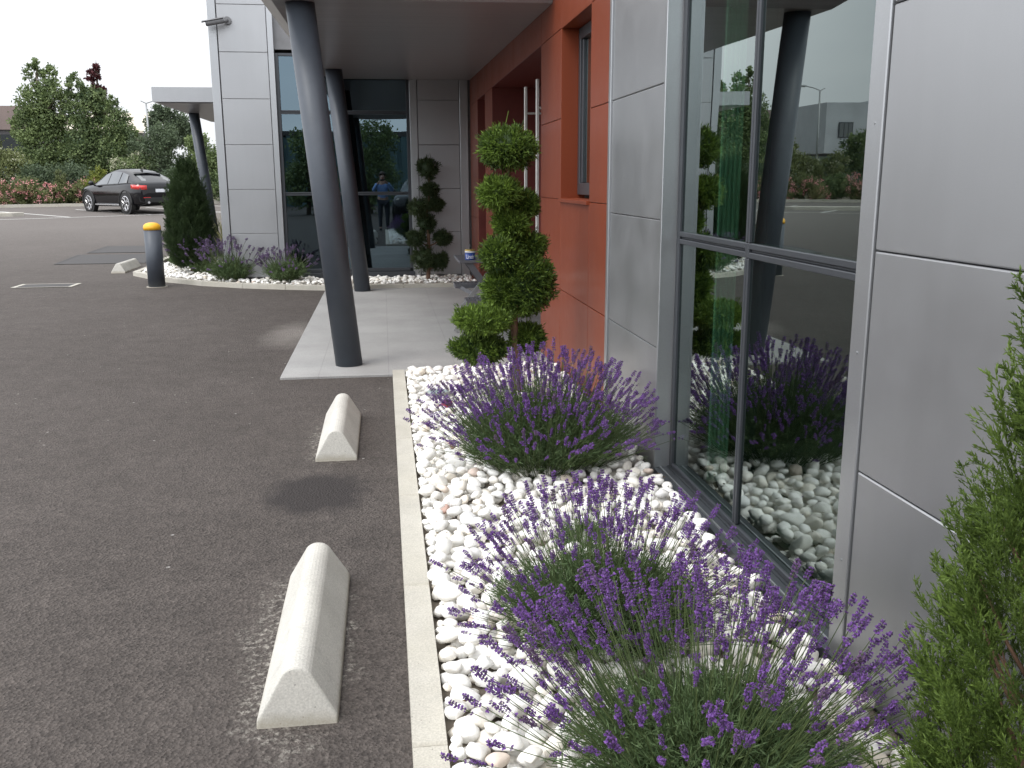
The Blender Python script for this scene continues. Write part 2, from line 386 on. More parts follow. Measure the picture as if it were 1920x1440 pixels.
# ------------------------------------------------------------------ mesh helpers
class G:
    """Collects vertices and faces; build() links them as ONE mesh object."""
    def __init__(s): s.V = []; s.F = []; s.T = []; s.MI = []; s.n = 0
    def add(s, V, F, mi=0, tint=None):
        V = np.asarray(V, dtype=np.float32).reshape(-1, 3)
        if isinstance(F, np.ndarray): s.F.append(F.astype(np.int64) + s.n); s.MI.append((len(F), mi))
        else:
            by = {}
            for f in F: by.setdefault(len(f), []).append(f)
            for k, fs in by.items():
                s.F.append(np.array(fs, dtype=np.int64) + s.n); s.MI.append((len(fs), mi))
        s.V.append(V)
        s.T.append(np.full(len(V), 0.5, np.float32) if tint is None else
                   (np.full(len(V), tint, np.float32) if np.isscalar(tint) else np.asarray(tint, np.float32)))
        s.n += len(V)
        return s
    def box(s, x0, x1, y0, y1, z0, z1, mi=0):
        V = [(x, y, z) for x in (x0, x1) for y in (y0, y1) for z in (z0, z1)]
        F = [(0, 1, 3, 2), (4, 6, 7, 5), (0, 4, 5, 1), (2, 3, 7, 6), (0, 2, 6, 4), (1, 5, 7, 3)]
        return s.add(V, F, mi)
    def tube(s, P, r, k=8, mi=0, cap=True, tint=None):
        P = [Vector(p) for p in P]; n = len(P)
        r = [r] * n if np.isscalar(r) else r
        V = []; ref = None
        for i in range(n):
            d = (P[min(i + 1, n - 1)] - P[max(i - 1, 0)]).normalized()
            if ref is None: ref = Vector((1, 0, 0)) if abs(d.x) < 0.8 else Vector((0, 1, 0))
            a = (ref - d * ref.dot(d)).normalized(); b = d.cross(a); ref = a
            for j in range(k):
                t = 2 * math.pi * j / k
                V.append(P[i] + (a * math.cos(t) + b * math.sin(t)) * r[i])
        F = [(i * k + j, i * k + (j + 1) % k, (i + 1) * k + (j + 1) % k, (i + 1) * k + j) for i in range(n - 1) for j in range(k)]
        if cap: F += [tuple(range(k - 1, -1, -1)), tuple(range((n - 1) * k, n * k))]
        return s.add([tuple(v) for v in V], F, mi, tint)
    def prism(s, poly, z0, z1, mi=0):
        n = len(poly)
        V = [(x, y, z0) for x, y in poly] + [(x, y, z1) for x, y in poly]
        F = [tuple(range(n - 1, -1, -1)), tuple(range(n, 2 * n))] + [(i, (i + 1) % n, n + (i + 1) % n, n + i) for i in range(n)]
        return s.add(V, F, mi)
    def lathe(s, prof, k=24, c=(0, 0, 0), mi=0):
        V = []; n = len(prof)
        for r, z in prof:
            for j in range(k):
                t = 2 * math.pi * j / k; V.append((c[0] + r * math.cos(t), c[1] + r * math.sin(t), c[2] + z))
        F = [(i * k + j, i * k + (j + 1) % k, (i + 1) * k + (j + 1) % k, (i + 1) * k + j) for i in range(n - 1) for j in range(k)]
        F += [tuple(range(k - 1, -1, -1)), tuple(range((n - 1) * k, n * k))]
        return s.add(V, F, mi)
    def mesh(s, name, mats, smooth=False):
        me = bpy.data.meshes.new(name)
        V = np.concatenate(s.V); me.vertices.add(len(V)); me.vertices.foreach_set('co', V.ravel())
        loops = np.concatenate([f.ravel() for f in s.F]); tot = np.concatenate([np.full(len(f), f.shape[1]) for f in s.F])
        me.loops.add(len(loops)); me.loops.foreach_set('vertex_index', loops.astype(np.int32))
        me.polygons.add(len(tot)); st = np.concatenate([[0], np.cumsum(tot)[:-1]])
        me.polygons.foreach_set('loop_start', st.astype(np.int32)); me.polygons.foreach_set('loop_total', tot.astype(np.int32))
        mi = np.concatenate([np.full(n, i) for n, i in s.MI]).astype(np.int32)
        for mt in (mats if isinstance(mats, (list, tuple)) else [mats]): me.materials.append(mt)
        me.polygons.foreach_set('material_index', mi)
        me.polygons.foreach_set('use_smooth', np.full(len(tot), smooth))
        a = me.attributes.new('tint', 'FLOAT', 'POINT'); a.data.foreach_set('value', np.concatenate(s.T))
        me.update(calc_edges=True); me.validate()
        return me
    def build(s, name, mats, parent=None, smooth=False, loc=None):
        o = bpy.data.objects.new(name, s.mesh(name, mats, smooth)); COL.objects.link(o)
        if parent is not None: o.parent = parent
        if loc is not None: o.location = loc
        return o

def empty(name, loc=(0, 0, 0), rz=0):
    o = bpy.data.objects.new(name, None); COL.objects.link(o); o.location = loc; o.rotation_euler = (0, 0, rz)
    o.empty_display_size = 0.2
    return o
def tag(o, label=None, cat=None, group=None, kind=None):
    if label: o['label'] = label
    if cat: o['category'] = cat
    if group: o['group'] = group
    if kind: o['kind'] = kind
    return o
def bevel(o, w=0.004, seg=2):
    bm = bmesh.new(); bm.from_mesh(o.data)
    bmesh.ops.remove_doubles(bm, verts=bm.verts, dist=1e-5)
    ed = [e for e in bm.edges if len(e.link_faces) == 2 and e.calc_face_angle(0) > 0.5]
    bmesh.ops.bevel(bm, geom=ed, offset=w, segments=seg, affect='EDGES', profile=0.6)
    bm.to_mesh(o.data); bm.free(); return o
def gz(y): return 0.0 if y < 17 else (0.0225 * (min(y, 60) - 17))
def kites(P, D, Ln, Wd, rng, up=None):
    """N kite shaped leaves from P along unit D."""
    n = len(P)
    A = rng.normal(size=(n, 3)) if up is None else up + 0.25 * rng.normal(size=(n, 3))
    B = np.cross(D, A); B /= np.linalg.norm(B, axis=1)[:, None] + 1e-9
    Ln = np.broadcast_to(Ln, (n,))[:, None]; Wd = np.broadcast_to(Wd, (n,))[:, None]
    Nn = np.cross(B, D)
    V = np.stack([P, P + D * Ln * 0.45 + B * Wd * 0.5 + Nn * Ln * 0.06, P + D * Ln, P + D * Ln * 0.45 - B * Wd * 0.5 + Nn * Ln * 0.06], 1)
    F = np.arange(4 * n).reshape(n, 4)
    return V.reshape(-1, 3), F
def unit(a): return a / (np.linalg.norm(a, axis=-1, keepdims=True) + 1e-9)
def sines(P, rng, f=1.0, n=5):
    o = np.zeros(len(P))
    for _ in range(n):
        k = rng.normal(size=3) * f; o += np.sin(P @ k + rng.uniform(0, 6.28))
    return o / n
def ico(sub):
    bm = bmesh.new(); bmesh.ops.create_icosphere(bm, subdivisions=sub, radius=1.0)
    V = np.array([v.co[:] for v in bm.verts]); F = np.array([[v.index for v in f.verts] for f in bm.faces]); bm.free()
    return V, F
ICO = {k: ico(k) for k in (1, 2, 3)}

# ================================================================== SETTING
XW = 1.37       # cladding plane of the long wall (faces -X)
XG = 1.452      # glass plane of its window
YF = 14.8       # plane of the far wing (faces -Y)

ground = G()
ys = [-90, 17, 60, 900]; xs = [-700, 700]
gv = [(x, y, gz(y)) for y in ys for x in xs]
ground.add(gv, [(0, 1, 3, 2), (2, 3, 5, 4), (4, 5, 7, 6)])
tag(ground.build("ground", M['asphalt']), kind='structure')

pav = G(); pav.box(-0.86, XW + 0.6, 7.42, 13.58, -0.05, 0.02)
tag(bevel(pav.build("pavement", M['granite']), 0.004, 1), kind='structure')

def kerb_run(pts, width, h, name="kerb", seg=1.0, gap=0.006, side=1):
    """kerb stones along a polyline (pts = outer edge), width to the left of travel * side"""
    g = G()
    # resample polyline
    P = [np.array(p, float) for p in pts]
    for a, b in zip(P[:-1], P[1:]):
        Ld = np.linalg.norm(b - a); n = max(1, int(round(Ld / seg))); d = (b - a) / Ld; nn = np.array([-d[1], d[0]]) * side
        for i in range(n):
            p = a + d * (Ld * i / n + gap / 2); q = a + d * (Ld * (i + 1) / n - gap / 2)
            z = gz((p[1] + q[1]) / 2)
            poly = [p, q, q + nn * width, p + nn * width]
            if side < 0: poly = poly[::-1]
            c = 0.008
            g.prism(poly, z - 0.05, z + h - c)
            mid = sum(poly) / 4
            top = [v + (mid - v) / np.linalg.norm(mid - v) * c for v in poly]
            V = [(v[0], v[1], z + h - c) for v in poly] + [(v[0], v[1], z + h) for v in top]
            g.add(V, [(4, 5, 6, 7)] + [(k, (k + 1) % 4, 4 + (k + 1) % 4, 4 + k) for k in range(4)])
    return tag(g.build(name, M['kerb']), kind='structure')
kerb_run([(0.03, 0.2), (0.03, 7.40)], 0.095, 0.06, side=-1)
kerb_run([(0.127, 7.40), (XW - 0.002, 7.40)], 0.085, 0.058, side=-1)
BED2 = [(-4.25, 24.0), (-4.2, 16.35), (-3.5, 15.28), (-2.75, 14.55), (-2.1, 14.12), (-1.45, 13.82), (-0.86, 13.62), (XW - 0.002, 13.60)]
kerb_run(BED2, 0.10, 0.07, side=1, seg=1.0)
so = G(); so.box(0.125, XW + 0.02, 0.2, 7.32, -0.02, 0.012)
tag(so.build("soil", M['soil']), kind='structure')
so = G(); so.prism([(-4.15, 24), (-4.1, 16.4), (-3.45, 15.4), (-2.7, 14.67), (-2.05, 14.24), (-1.42, 13.95), (-0.84, 13.74), (XW, 13.72), (XW, YF + .1), (-2.3, YF + .1), (-2.3, 24)], -0.03, 0.012)
tag(so.build("soil", M['soil']), kind='structure')

# parking bay markings on the rising ground
mk = G()
def stripe(a, b, w=0.10):
    a = np.array(a, float); b = np.array(b, float); d = (b - a) / np.linalg.norm(b - a); n = np.array([-d[1], d[0]]) * w / 2
    V = [(*(p), gz(p[1]) + 0.006) for p in (a - n, b - n, b + n, a + n)]
    mk.add(V, [(0, 1, 2, 3)])
bd = np.array([-0.905, -0.425])
for i in range(-4, 9):
    s_ = bd * 2.62 * i
    stripe(np.array([-11.84, 38.66]) + s_, np.array([-8.13, 34.70]) + s_)
stripe(np.array([2.0, 39.3]), np.array([-30.0, 24.2]))
tag(mk.build("road_marking", M['paint']), kind='structure')
# planting strip behind the bays
def backline(x): return 41.35 + (x + 12.2) * 0.26
pts = [(-42, backline(-42)), (4, backline(4))]
kerb_run([(-42, backline(-42)), (4, backline(4))], 0.14, 0.12, side=1, seg=1.0)
bs = G()
bs.add([(-42, backline(-42) + .14, gz(backline(-42)) + .05), (4, backline(4) + .14, gz(backline(4)) + .05), (4, 58, 0.98), (-42, 58, 0.98)], [(0, 1, 2, 3)])
tag(bs.build("soil", M['soil']), kind='structure')
ki = G(); ki.prism([(-17.5, 32.7), (-12.6, 34.35), (-12.35, 34.75), (-12.75, 35.0), (-17.5, 33.4)], 0.2, gz(34.6) + 0.12)
tag(bevel(ki.build("traffic_island", M['kerb']), 0.02), kind='structure')

# ================================================================== OFFICE BUILDING
B = tag(empty("office_building", (XW, 8.0, 0)), "silver metal clad office building with glossy orange red entrance wall and dark canopy", "building")
def bpart(g, name, mats, parent=None, smooth=False):
    """a part whose geometry is in world coordinates"""
    o = g.build(name, mats, None, smooth)
    o.parent = parent if parent is not None else B
    org = Vector((0, 0, 0)); p = o.parent
    while p is not None: org = org + p.location; p = p.parent
    o.location = (0, 0, 0); o.matrix_parent_inverse = Matrix.Identity(4)
    o.data.transform(Matrix.Translation(-org))
    return o
def cassette(g, plane, u0, u1, z0, z1, c=0.004, depth=0.03, mi=0):
    ax, pos = plane
    def q(u, d, z): return (pos + d, u, z) if ax == 'x' else (u, pos + d, z)
    V = [q(u0, depth, z0), q(u1, depth, z0), q(u1, depth, z1), q(u0, depth, z1),
         q(u0, c, z0), q(u1, c, z0), q(u1, c, z1), q(u0, c, z1),
         q(u0 + c, 0, z0 + c), q(u1 - c, 0, z0 + c), q(u1 - c, 0, z1 - c), q(u0 + c, 0, z1 - c)]
    F = [(8, 9, 10, 11)] + [(k, (k + 1) % 4, 4 + (k + 1) % 4, 4 + k) for k in range(4)] + [(4 + k, 4 + (k + 1) % 4, 8 + (k + 1) % 4, 8 + k) for k in range(4)]
    if ax == 'x': F = [f[::-1] for f in F]
    g.add(V, F, mi)
def clad(name, mat, plane, us, zs, parent=None, gap=0.004, **k):
    g = G()
    for a, b in zip(us[:-1], us[1:]):
        for c, d in zip(zs[:-1], zs[1:]):
            cassette(g, plane, a + gap / 2, b - gap / 2, c + gap / 2, d - gap / 2, **k)
    return bpart(g, name, mat, parent)

ZN = [0.04, 0.70, 1.35, 2.005, 2.66, 3.32, 3.98, 4.7]
WY0, WY1 = 2.57, 4.52          # big window opening
# backing shell behind the near cladding
g = G()
g.box(XW + 0.034, XW + 0.12, -3.2, 2.49, -0.05, 4.8); g.box(XW + 0.034, XW + 0.12, 4.56, 5.64, -0.05, 4.8)
g.box(XW + 0.034, XW + 0.12, 2.49, 4.56, 2.70, 4.8); g.box(XW + 0.1, XW + 0.118, 2.47, 4.58, -0.05, 0.06)
bpart(g, "wall", M['backing'])
near_wall = clad("metal_cladding", M['silver'], ('x', XW), [-3.2, -1.35, 0.55, 2.48], ZN)
clad("metal_cladding", M['silver'], ('x', XW), [4.548, 5.62], ZN)
clad("metal_cladding", M['silver'], ('x', XW), [2.575, 4.515], [2.72, 3.32, 3.98, 4.7])
g = G()   # folded trims that frame the window
g.box(XW - 0.006, XG + 0.02, 2.484, WY0, 0.05, 4.7)
g.box(XW - 0.010, XG + 0.02, WY1, 4.545, 0.05, 4.7)
g.box(XW - 0.012, XW + 0.05, 5.624, 5.675, 0.05, 4.7)
o = bpart(g, "window_trim", M['trim']); bevel(o, 0.003, 1)
for z in np.arange(0.4, 4.6, 0.65):
    g = G(); g.lathe([(0.004, 0), (0.004, 0.002)], 8)
    g.V[-1] = np.stack([XW - 0.006 - g.V[-1][:, 2], g.V[-1][:, 0] + 2.525, g.V[-1][:, 1] + z], 1).astype(np.float32)
    bpart(g, "rivet", M['trim'])

# big window: anthracite frame, four panes
g = G()
fx0, fx1 = XG - 0.012, XG + 0.06
def bar(g, y0, y1, z0, z1, x0=fx0, x1=fx1): g.box(x0, x1, y0, y1, z0, z1)
MY = 3.60
bar(g, WY0 + .001, WY0 + 0.045, 0.085, 2.70); bar(g, WY1 - 0.045, WY1 - .001, 0.085, 2.70)
bar(g, WY0 + 0.046, WY1 - 0.046, 2.655, 2.70); bar(g, WY0 + 0.046, WY1 - 0.046, 0.085, 0.108)
for a, b in ((WY0 + 0.046, MY - 0.021), (MY + 0.021, WY1 - 0.046)):
    bar(g, a, b, 1.238, 1.262); bar(g, a, b, 1.274, 1.298); g.box(XG, fx1 - .01, a, b, 1.262, 1.274)
for z0, z1 in ((0.109, 1.237), (1.299, 2.654)):
    bar(g, MY - 0.02, MY - 0.004, z0, z1); bar(g, MY + 0.004, MY + 0.02, z0, z1); g.box(XG - 0.002, fx1 - .01, MY - 0.004, MY + 0.004, z0, z1)
bar(g, MY - 0.02, MY + 0.02, 1.238, 1.298)
win = bpart(g, "window", M['frame']); bevel(win, 0.003, 1)
for y0, y1 in ((WY0 + 0.046, MY - 0.021), (MY + 0.021, WY1 - 0.046)):
    for z0, z1 in ((0.109, 1.237), (1.299, 2.654)):
        g = G(); g.box(XG, XG + 0.024, y0, y1, z0, z1)
        bpart(g, "pane", M['glass'], win)
g = G()   # stepped sill
g.box(XW - 0.014, XW + 0.018, WY0 - 0.07, WY1 + 0.03, 0.030, 0.074); g.box(XW + 0.0265, fx0 - .012, WY0 + .002, WY1 - .002, 0.03, 0.078)
g.box(fx0 - 0.011, fx1, WY0 + .002, WY1 - .002, 0.03, 0.0845)
bpart(g, "window_sill", M['frame'], win)
g = G(); g.box(XW + 0.0185, XW + 0.026, WY0 + .002, WY1 - .002, 0.03, 0.081)
o = bpart(g, "sill_strip", M['trim'], win)
# room behind
g = G(); g.box(XG + 0.2, 7.0, -3.0, 5.55, -0.1, 0.05, 1); g.box(6.9, 7.0, -3.0, 5.55, 0.05, 3.0); g.box(1.9, 6.9, -3.05, -3.0, 0.05, 3.0)
g.box(1.9, 6.9, 5.5, 5.55, 0.05, 3.0); g.box(XG + 0.2, 7.0, -3.0, 5.55, 3.0, 3.05)
g.box(XG + .13, XG + .2, -3.0, 2.40, 0.05, 3.0); g.box(XG + .22, XG + .26, 4.58, 5.55, 0.05, 3.0)
room = bpart(g, "interior_room", [M['inner'], M['innerfloor']])
g = G()
for k in range(9):
    y = 4.30 + 0.008 * (k % 2) ; x = 1.575 + k * 0.011
    g.box(x, x + 0.0105, y, y + 0.02, 0.06, 2.98)
bpart(g, "vertical_blind", M['curtain'], room)

# red entrance wall: window and door recess
Z26 = 2.66
RW0, RW1, RZ0, RZ1 = 6.23, 7.26, 1.405, Z26
DY0, DY1 = 8.19, 11.85         # door recess
NY0, NY1 = 12.68, 13.66        # narrow recess
g = G(); P_ = ('x', XW); gp = 0.002
def rc(a, b, c, d): cassette(g, P_, a + gp, b - gp, c + gp, d - gp, c=0.003)
for z0, z1 in ((0.03, .70), (.70, 1.40)):
    rc(5.68, RW0, z0, z1); rc(RW0, RW1, z0, z1); rc(RW1, DY0, z0, z1)
for z0, z1 in ((1.40, 2.005), (2.005, Z26)):
    rc(5.68, RW0, z0, z1); rc(RW1, DY0, z0, z1)
rc(5.68, RW0, Z26, 3.4); rc(RW0, RW1, Z26, 3.4); rc(RW1, DY0, Z26, 3.4); rc(DY0, DY1, Z26, 3.4); rc(DY1, NY0, Z26, 3.4); rc(NY0, NY1, Z26, 3.4); rc(NY1, YF - .002, Z26, 3.4)
rc(5.68, 8.0, 3.4, 4.7)
for z0, z1 in ((0.03, 1.0), (1.0, Z26)):
    rc(DY1, NY0, z0, z1); rc(NY1, YF - .002, z0, z1)
bpart(g, "red_cladding", M['red'])
g = G()   # carcass behind the red cladding with its openings
for y0, y1 in ((5.66, RW0 - .02), (RW1 + .02, DY0 - .02), (DY1 + .02, NY0 - .02), (NY1 + .02, YF + .3)): g.box(XW + .034, XW + .33, y0, y1, -.05, 4.7)
g.box(XW + .034, XW + .33, RW0 - .019, RW1 + .019, -.05, RZ0 - .03); g.box(XW + .034, XW + .33, RW0 - .019, RW1 + .019, RZ1 + .02, 4.7)
g.box(XW + .034, XW + .33, DY0 - .019, DY1 + .019, RZ1 + .02, 4.7); g.box(XW + .034, XW + .33, NY0 - .019, NY1 + .019, RZ1 + .02, 4.7)
bpart(g, "wall", M['backing'])
g = G()   # reveals
def reveal(y0, y1, z0, z1, d, bottom=True):
    g.box(XW + .001, XW + d, y0 - .018, y0, z0, z1); g.box(XW + .001, XW + d, y1, y1 + .018, z0, z1)
    g.box(XW + .001, XW + d, y0 - .018, y1 + .018, z1, z1 + .018)
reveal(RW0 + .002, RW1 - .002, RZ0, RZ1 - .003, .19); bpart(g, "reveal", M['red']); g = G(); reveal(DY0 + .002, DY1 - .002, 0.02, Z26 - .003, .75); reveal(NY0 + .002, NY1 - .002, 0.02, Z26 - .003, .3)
bpart(g, "reveal", M['darkred'])  # door and narrow recess reveals in a darker red than the wall
g = G()
xa, xb = XW + .13, XW + .20
g.box(xa, xb, RW0 + .004, RW0 + .07, RZ0 + .03, RZ1 - .006); g.box(xa, xb, RW1 - .07, RW1 - .004, RZ0 + .03, RZ1 - .006)
g.box(xa, xb, RW0 + .071, RW1 - .071, RZ0 + .03, RZ0 + .12); g.box(xa, xb, RW0 + .071, RW1 - .071, RZ1 - .09, RZ1 - .006)
g.box(xa + .012, xb - .01, RW0 + .071, RW0 + .12, RZ0 + .121, RZ1 - .091); g.box(xa + .012, xb - .01, RW1 - .12, RW1 - .071, RZ0 + .121, RZ1 - .091)
w2 = bpart(g, "window", M['frame']); bevel(w2, .004, 1)
g = G(); g.box(xa + .03, xa + .05, RW0 + .121, RW1 - .121, RZ0 + .121, RZ1 - .091); bpart(g, "pane", M['glass'], w2)
g = G(); g.box(XW - .02, XW + .2, RW0 + .003, RW1 - .003, RZ0 - .025, RZ0 + .004); o = bpart(g, "window_sill", M['red'], w2); bevel(o, .003, 1)
g = G(); g.box(xb + .3, xb + .34, RW0 - .5, RW1 + .5, 1.0, 3.0); bpart(g, "interior_room", M['inner'], w2)
# entrance doors
xd = XW + .55
g = G(); g.box(xd, xd + .05, DY0 + .004, DY0 + .14, .02, Z26 - .006); g.box(xd, xd + .05, DY1 - 1.35, DY1 - .004, .02, Z26 - .006)
g.box(xd, xd + .05, DY0 + .141, DY1 - 1.351, 2.42, Z26 - .006)
for y in (DY0 + .15, 9.32, 10.38): g.box(xd + .002, xd + .048, y, y + .07, .021, 2.418)
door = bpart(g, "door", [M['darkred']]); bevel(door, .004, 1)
for y0, y1 in ((DY0 + .221, 9.319), (9.391, 10.379)):
    g = G(); g.box(xd + .02, xd + .034, y0, y1, .03, 2.415); bpart(g, "pane", M['glass'], door)
for y in (9.00, 9.74):
    g = G(); g.box(1.455, 1.485, y - .018, y + .018, 0.30, 2.47)
    for z in (.55, 2.2): g.box(1.486, xd - .001, y - .01, y + .01, z, z + .02)
    o = bpart(g, "handle", M['steel'], door); bevel(o, .005, 1)
g = G(); g.box(xd + .6, xd + .65, DY0 - .2, DY1 + .2, 0, 2.8); bpart(g, "interior_room", M['inner'], door)
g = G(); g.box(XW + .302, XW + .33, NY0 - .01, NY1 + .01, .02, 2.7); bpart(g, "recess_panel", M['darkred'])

# far wing
ZFc = [0.09, 0.76, 1.42, 2.08, 2.74, 3.40, 4.06, 4.72, 5.3]
PF = ('y', YF)
FL, FGL, FGR = -2.44, -1.525, 0.445
g = G(); g.box(FL + .02, FGL - .02, YF + .034, YF + .2, -.05, 5.3); g.box(FGR + .02, XW + .3, YF + .034, YF + .2, -.05, 5.3); g.box(FGL - .021, FGR + .021, YF + .05, YF + .2, 3.45, 5.3)
g.box(FGL - .03, FGR + .03, YF + .06, YF + .2, -.05, .10)
g.box(FL + .02, FL + .2, YF + .201, 26, -.05, 5.3)
bpart(g, "wall", M['backing'])
clad("metal_cladding", M['silver_far'], PF, [-2.315, -1.615], ZFc)
clad("metal_cladding", M['silver_far'], PF, [0.565, 1.20], ZFc)
clad("metal_cladding", M['silver_far'], ('x', FL), [YF + .12, 17.5, 20.2, 23, 26], ZFc)
g = G()
g.box(FL - .004, -2.325, YF - .006, YF + .05, .06, 5.3); g.box(-1.61, FGL, YF - .004, YF + .10, .06, 5.3)
g.box(FGR, .558, YF - .004, YF + .10, .06, 5.3); g.box(1.208, 1.335, YF - .006, YF + .03, .06, 5.3)
o = bpart(g, "corner_trim", M['trim']); bevel(o, .004, 1)
g = G(); y0, y1 = YF + .045, YF + .11
g.box(FGL + .001, FGL + .05, y0, y1, .19, 3.4); g.box(FGR - .05, FGR - .001, y0, y1, .19, 3.4); g.box(-.62, -.57, y0, y1, .19, 3.4)
for a, b in ((FGL + .051, -.621), (-.569, FGR - .051)):
    for z0, z1 in ((.15, .20), (1.325, 1.345), (1.355, 1.375), (2.53, 2.552), (2.562, 2.585), (3.36, 3.4)): g.box(a, b, y0, y1, z0, z1)
    for z in (1.345, 2.552): g.box(a, b, y0 + .02, y1 - .01, z, z + .01)
fw = bpart(g, "window", M['frame']); bevel(fw, .003, 1)
for a, b in ((FGL + .051, -.621), (-.569, FGR - .051)):
    for z0, z1 in ((.201, 1.324), (1.376, 2.529), (2.586, 3.359)):
        g = G(); g.box(a, b, YF + .075, YF + .095, z0, z1); bpart(g, "pane", M['glass_far'], fw)
g = G(); g.box(FGL - .02, FGR + .02, YF - .02, YF + .044, .07, .145); o = bpart(g, "window_sill", M['frame'], fw); bevel(o, .004, 1)
g = G(); g.box(FL + .3, 3.0, 19.5, 19.6, 0, 3.6); g.box(FL + .3, 3, YF + .21, 19.5, -.1, .04, 1); g.box(FL + .3, 3, YF + .21, 19.5, 3.5, 3.6)
g.box(FL + .3, FL + .35, YF + .25, 19.5, .04, 3.5); g.box(2.9, 2.95, YF + .25, 19.5, .04, 3.5)
bpart(g, "interior_room", [M['inner'], M['innerfloor']])

# canopy over the entrance with two leaning columns
def zsof(y): return 2.90 + (y - 7.6) * 0.019
cx0, cy0 = -0.80, 7.66
g = G()
nY = 2
V = [(cx0, cy0, zsof(cy0)), (XW - .002, cy0, zsof(cy0)), (XW - .002, YF - .004, zsof(YF)), (cx0, YF - .55, zsof(YF - .55)), (cx0 + .1, YF - .004, zsof(YF))]
g.add(V, [(0, 3, 4, 2, 1)], 0)
o1 = (-0.95, cy0 - .14)
V = [(cx0, cy0, zsof(cy0)), (XW - .002, cy0, zsof(cy0)), (XW - .002, cy0 - .14, zsof(cy0) + .10), (o1[0], cy0 - .14, zsof(cy0) + .10),
     (o1[0], YF - .62, zsof(YF - .62) + .10), (cx0, YF - .55, zsof(YF - .55)),
     (XW - .002, cy0 - .14, zsof(cy0) + .45), (o1[0], cy0 - .14, zsof(cy0) + .45), (o1[0], YF - .62, zsof(YF) + .35),
     (cx0 + .1, YF - .004, zsof(YF)), (o1[0] + .1, YF - .004, zsof(YF) + .1), (o1[0] + .1, YF - .004, zsof(YF) + .35), (XW - .002, YF - .004, zsof(YF) + .35)]
g.add(V, [(0, 1, 2, 3)], 0)  # front chamfer kept in soffit colour, its weaker light put into the tone
g.add(V, [(0, 3, 4, 5), (3, 2, 6, 7), (3, 7, 8, 4), (5, 4, 10, 9), (4, 8, 11, 10), (7, 6, 12, 11, 8)], 1)
canopy = bpart(g, "canopy", [M['soffit'], M['fascia']])
for y in (7.87, 13.32):
    g = G(); z = zsof(y)
    g.tube([(-0.325, y, -.04), (-0.325 - 0.27 * (z + .03) / 2.93, y, z + .03)], 0.113, 40)
    o = bpart(g, "column", M['column'], canopy, True)
    for p in o.data.polygons:
        if len(p.vertices) > 4: p.use_smooth = False

# second canopy behind the wing
g = G()
g.box(-3.80, FL - .012, 17.0, 22.6, 2.86, 3.10)
g.box(-3.72, FL - .013, 17.08, 22.52, 2.845, 2.862, 1)
can2 = bpart(g, "canopy", [M['silver'], M['soffit']])
g = G(); g.tube([(-3.35, 19.6, 0), (-3.62, 19.6, 2.848)], 0.10, 24); bpart(g, "column", M['column'], can2, True)

# ================================================================== STREET FURNITURE
# security camera on the far wing
sc = tag(empty("security_camera", (-2.16, YF - .006, 3.83)), "grey bullet security camera on the silver wing wall above the tall glazing", "camera")
g = G(); g.tube([(0, 0, 0), (0, -.035, 0)], .055, 20); g.build("mount", M['camgrey'], sc)
g = G(); g.tube([(0, -.03, 0), (-.03, -.10, -.02), (-.07, -.14, -.03)], .022, 12); g.build("arm", M['camgrey'], sc, True)
g = G(); g.tube([(-.04, -.16, -.02), (-.27, -.22, -.075)], .042, 16); bod = g.build("housing", M['camgrey'], sc)
g = G(); g.tube([(-.27, -.22, -.0755), (-.274, -.221, -.076)], .034, 16); g.build("lens", M['gasket'], bod)
g = G()
a = Vector((-.03, -.157, .028)); b_ = Vector((-.325, -.234, -.043)); sd = Vector((.03, -.115, 0)).normalized() * .052
g.add([tuple(a - sd - Vector((0, 0, .02))), tuple(a), tuple(a + sd - Vector((0, 0, .02))), tuple(b_ - sd - Vector((0, 0, .02))), tuple(b_), tuple(b_ + sd - Vector((0, 0, .02)))], [(0, 1, 4, 3), (1, 2, 5, 4)])
o = g.build("sun_shield", M['camgrey'], sc); mo = o.modifiers.new("s", 'SOLIDIFY'); mo.thickness = .006

# bollard
bo = tag(empty("bollard", (-3.41, 14.56, 0)), "dark slate bollard with rounded yellow cap beside the curved gravel bed", "bollard")
g = G(); g.lathe([(.122, -.03), (.122, .845)], 36); o = g.build("post", M['column'], bo, True)
g = G(); g.lathe([(.125, .845), (.125, .885), (.117, .915), (.085, .94), (.045, .952), (.008, .955)], 36); g.build("cap", M['yellow'], bo, True)
g = G(); g.lathe([(.15, 0.0), (.15, .006)], 30); g.build("base_ring", M['stop'], bo)

# wheel stops
def wheel_stop(name_loc, length, label):
    hw, n = .117, 9
    prof = [(-hw, -.01), (-hw, .022)]
    for k in range(n + 1):
        t = math.pi * (0.82 - 0.64 * k / n)
        prof.append((.052 * math.cos(t) , .123 + .047 * math.sin(t)))
    prof += [(hw, .022), (hw, -.01)]
    g = G(); K = len(prof); V = []
    rows = [0, .33, .66, 1]
    for yy in rows:
        for x, z in prof:
            sl = .030 * (z / .17) * (1 if yy == 0 else (-1 if yy == 1 else 0))
            V.append((x, yy * length + sl, z))
    F = [(i * K + j, i * K + j + 1, (i + 1) * K + j + 1, (i + 1) * K + j) for i in range(3) for j in range(K - 1)]
    F = [f[::-1] for f in F]
    F += [tuple(range(K)), tuple(range(4 * K - 1, 3 * K - 1, -1))]
    g.add(V, F)
    o = g.build("wheel_stop", M['stop']); o.location = name_loc
    bm = bmesh.new(); bm.from_mesh(o.data); bmesh.ops.recalc_face_normals(bm, faces=bm.faces); bm.to_mesh(o.data); bm.free()
    bevel(o, .010, 3)
    return tag(o, label, "wheel stop", "concrete wheel stops")
wheel_stop((-.297, 2.49, 0), 1.03, "nearest concrete wheel stop with chalky mortar crumbs around its base")
wheel_stop((-.310, 5.13, 0), 1.02, "concrete wheel stop between the dark oil stain and the paved slab")
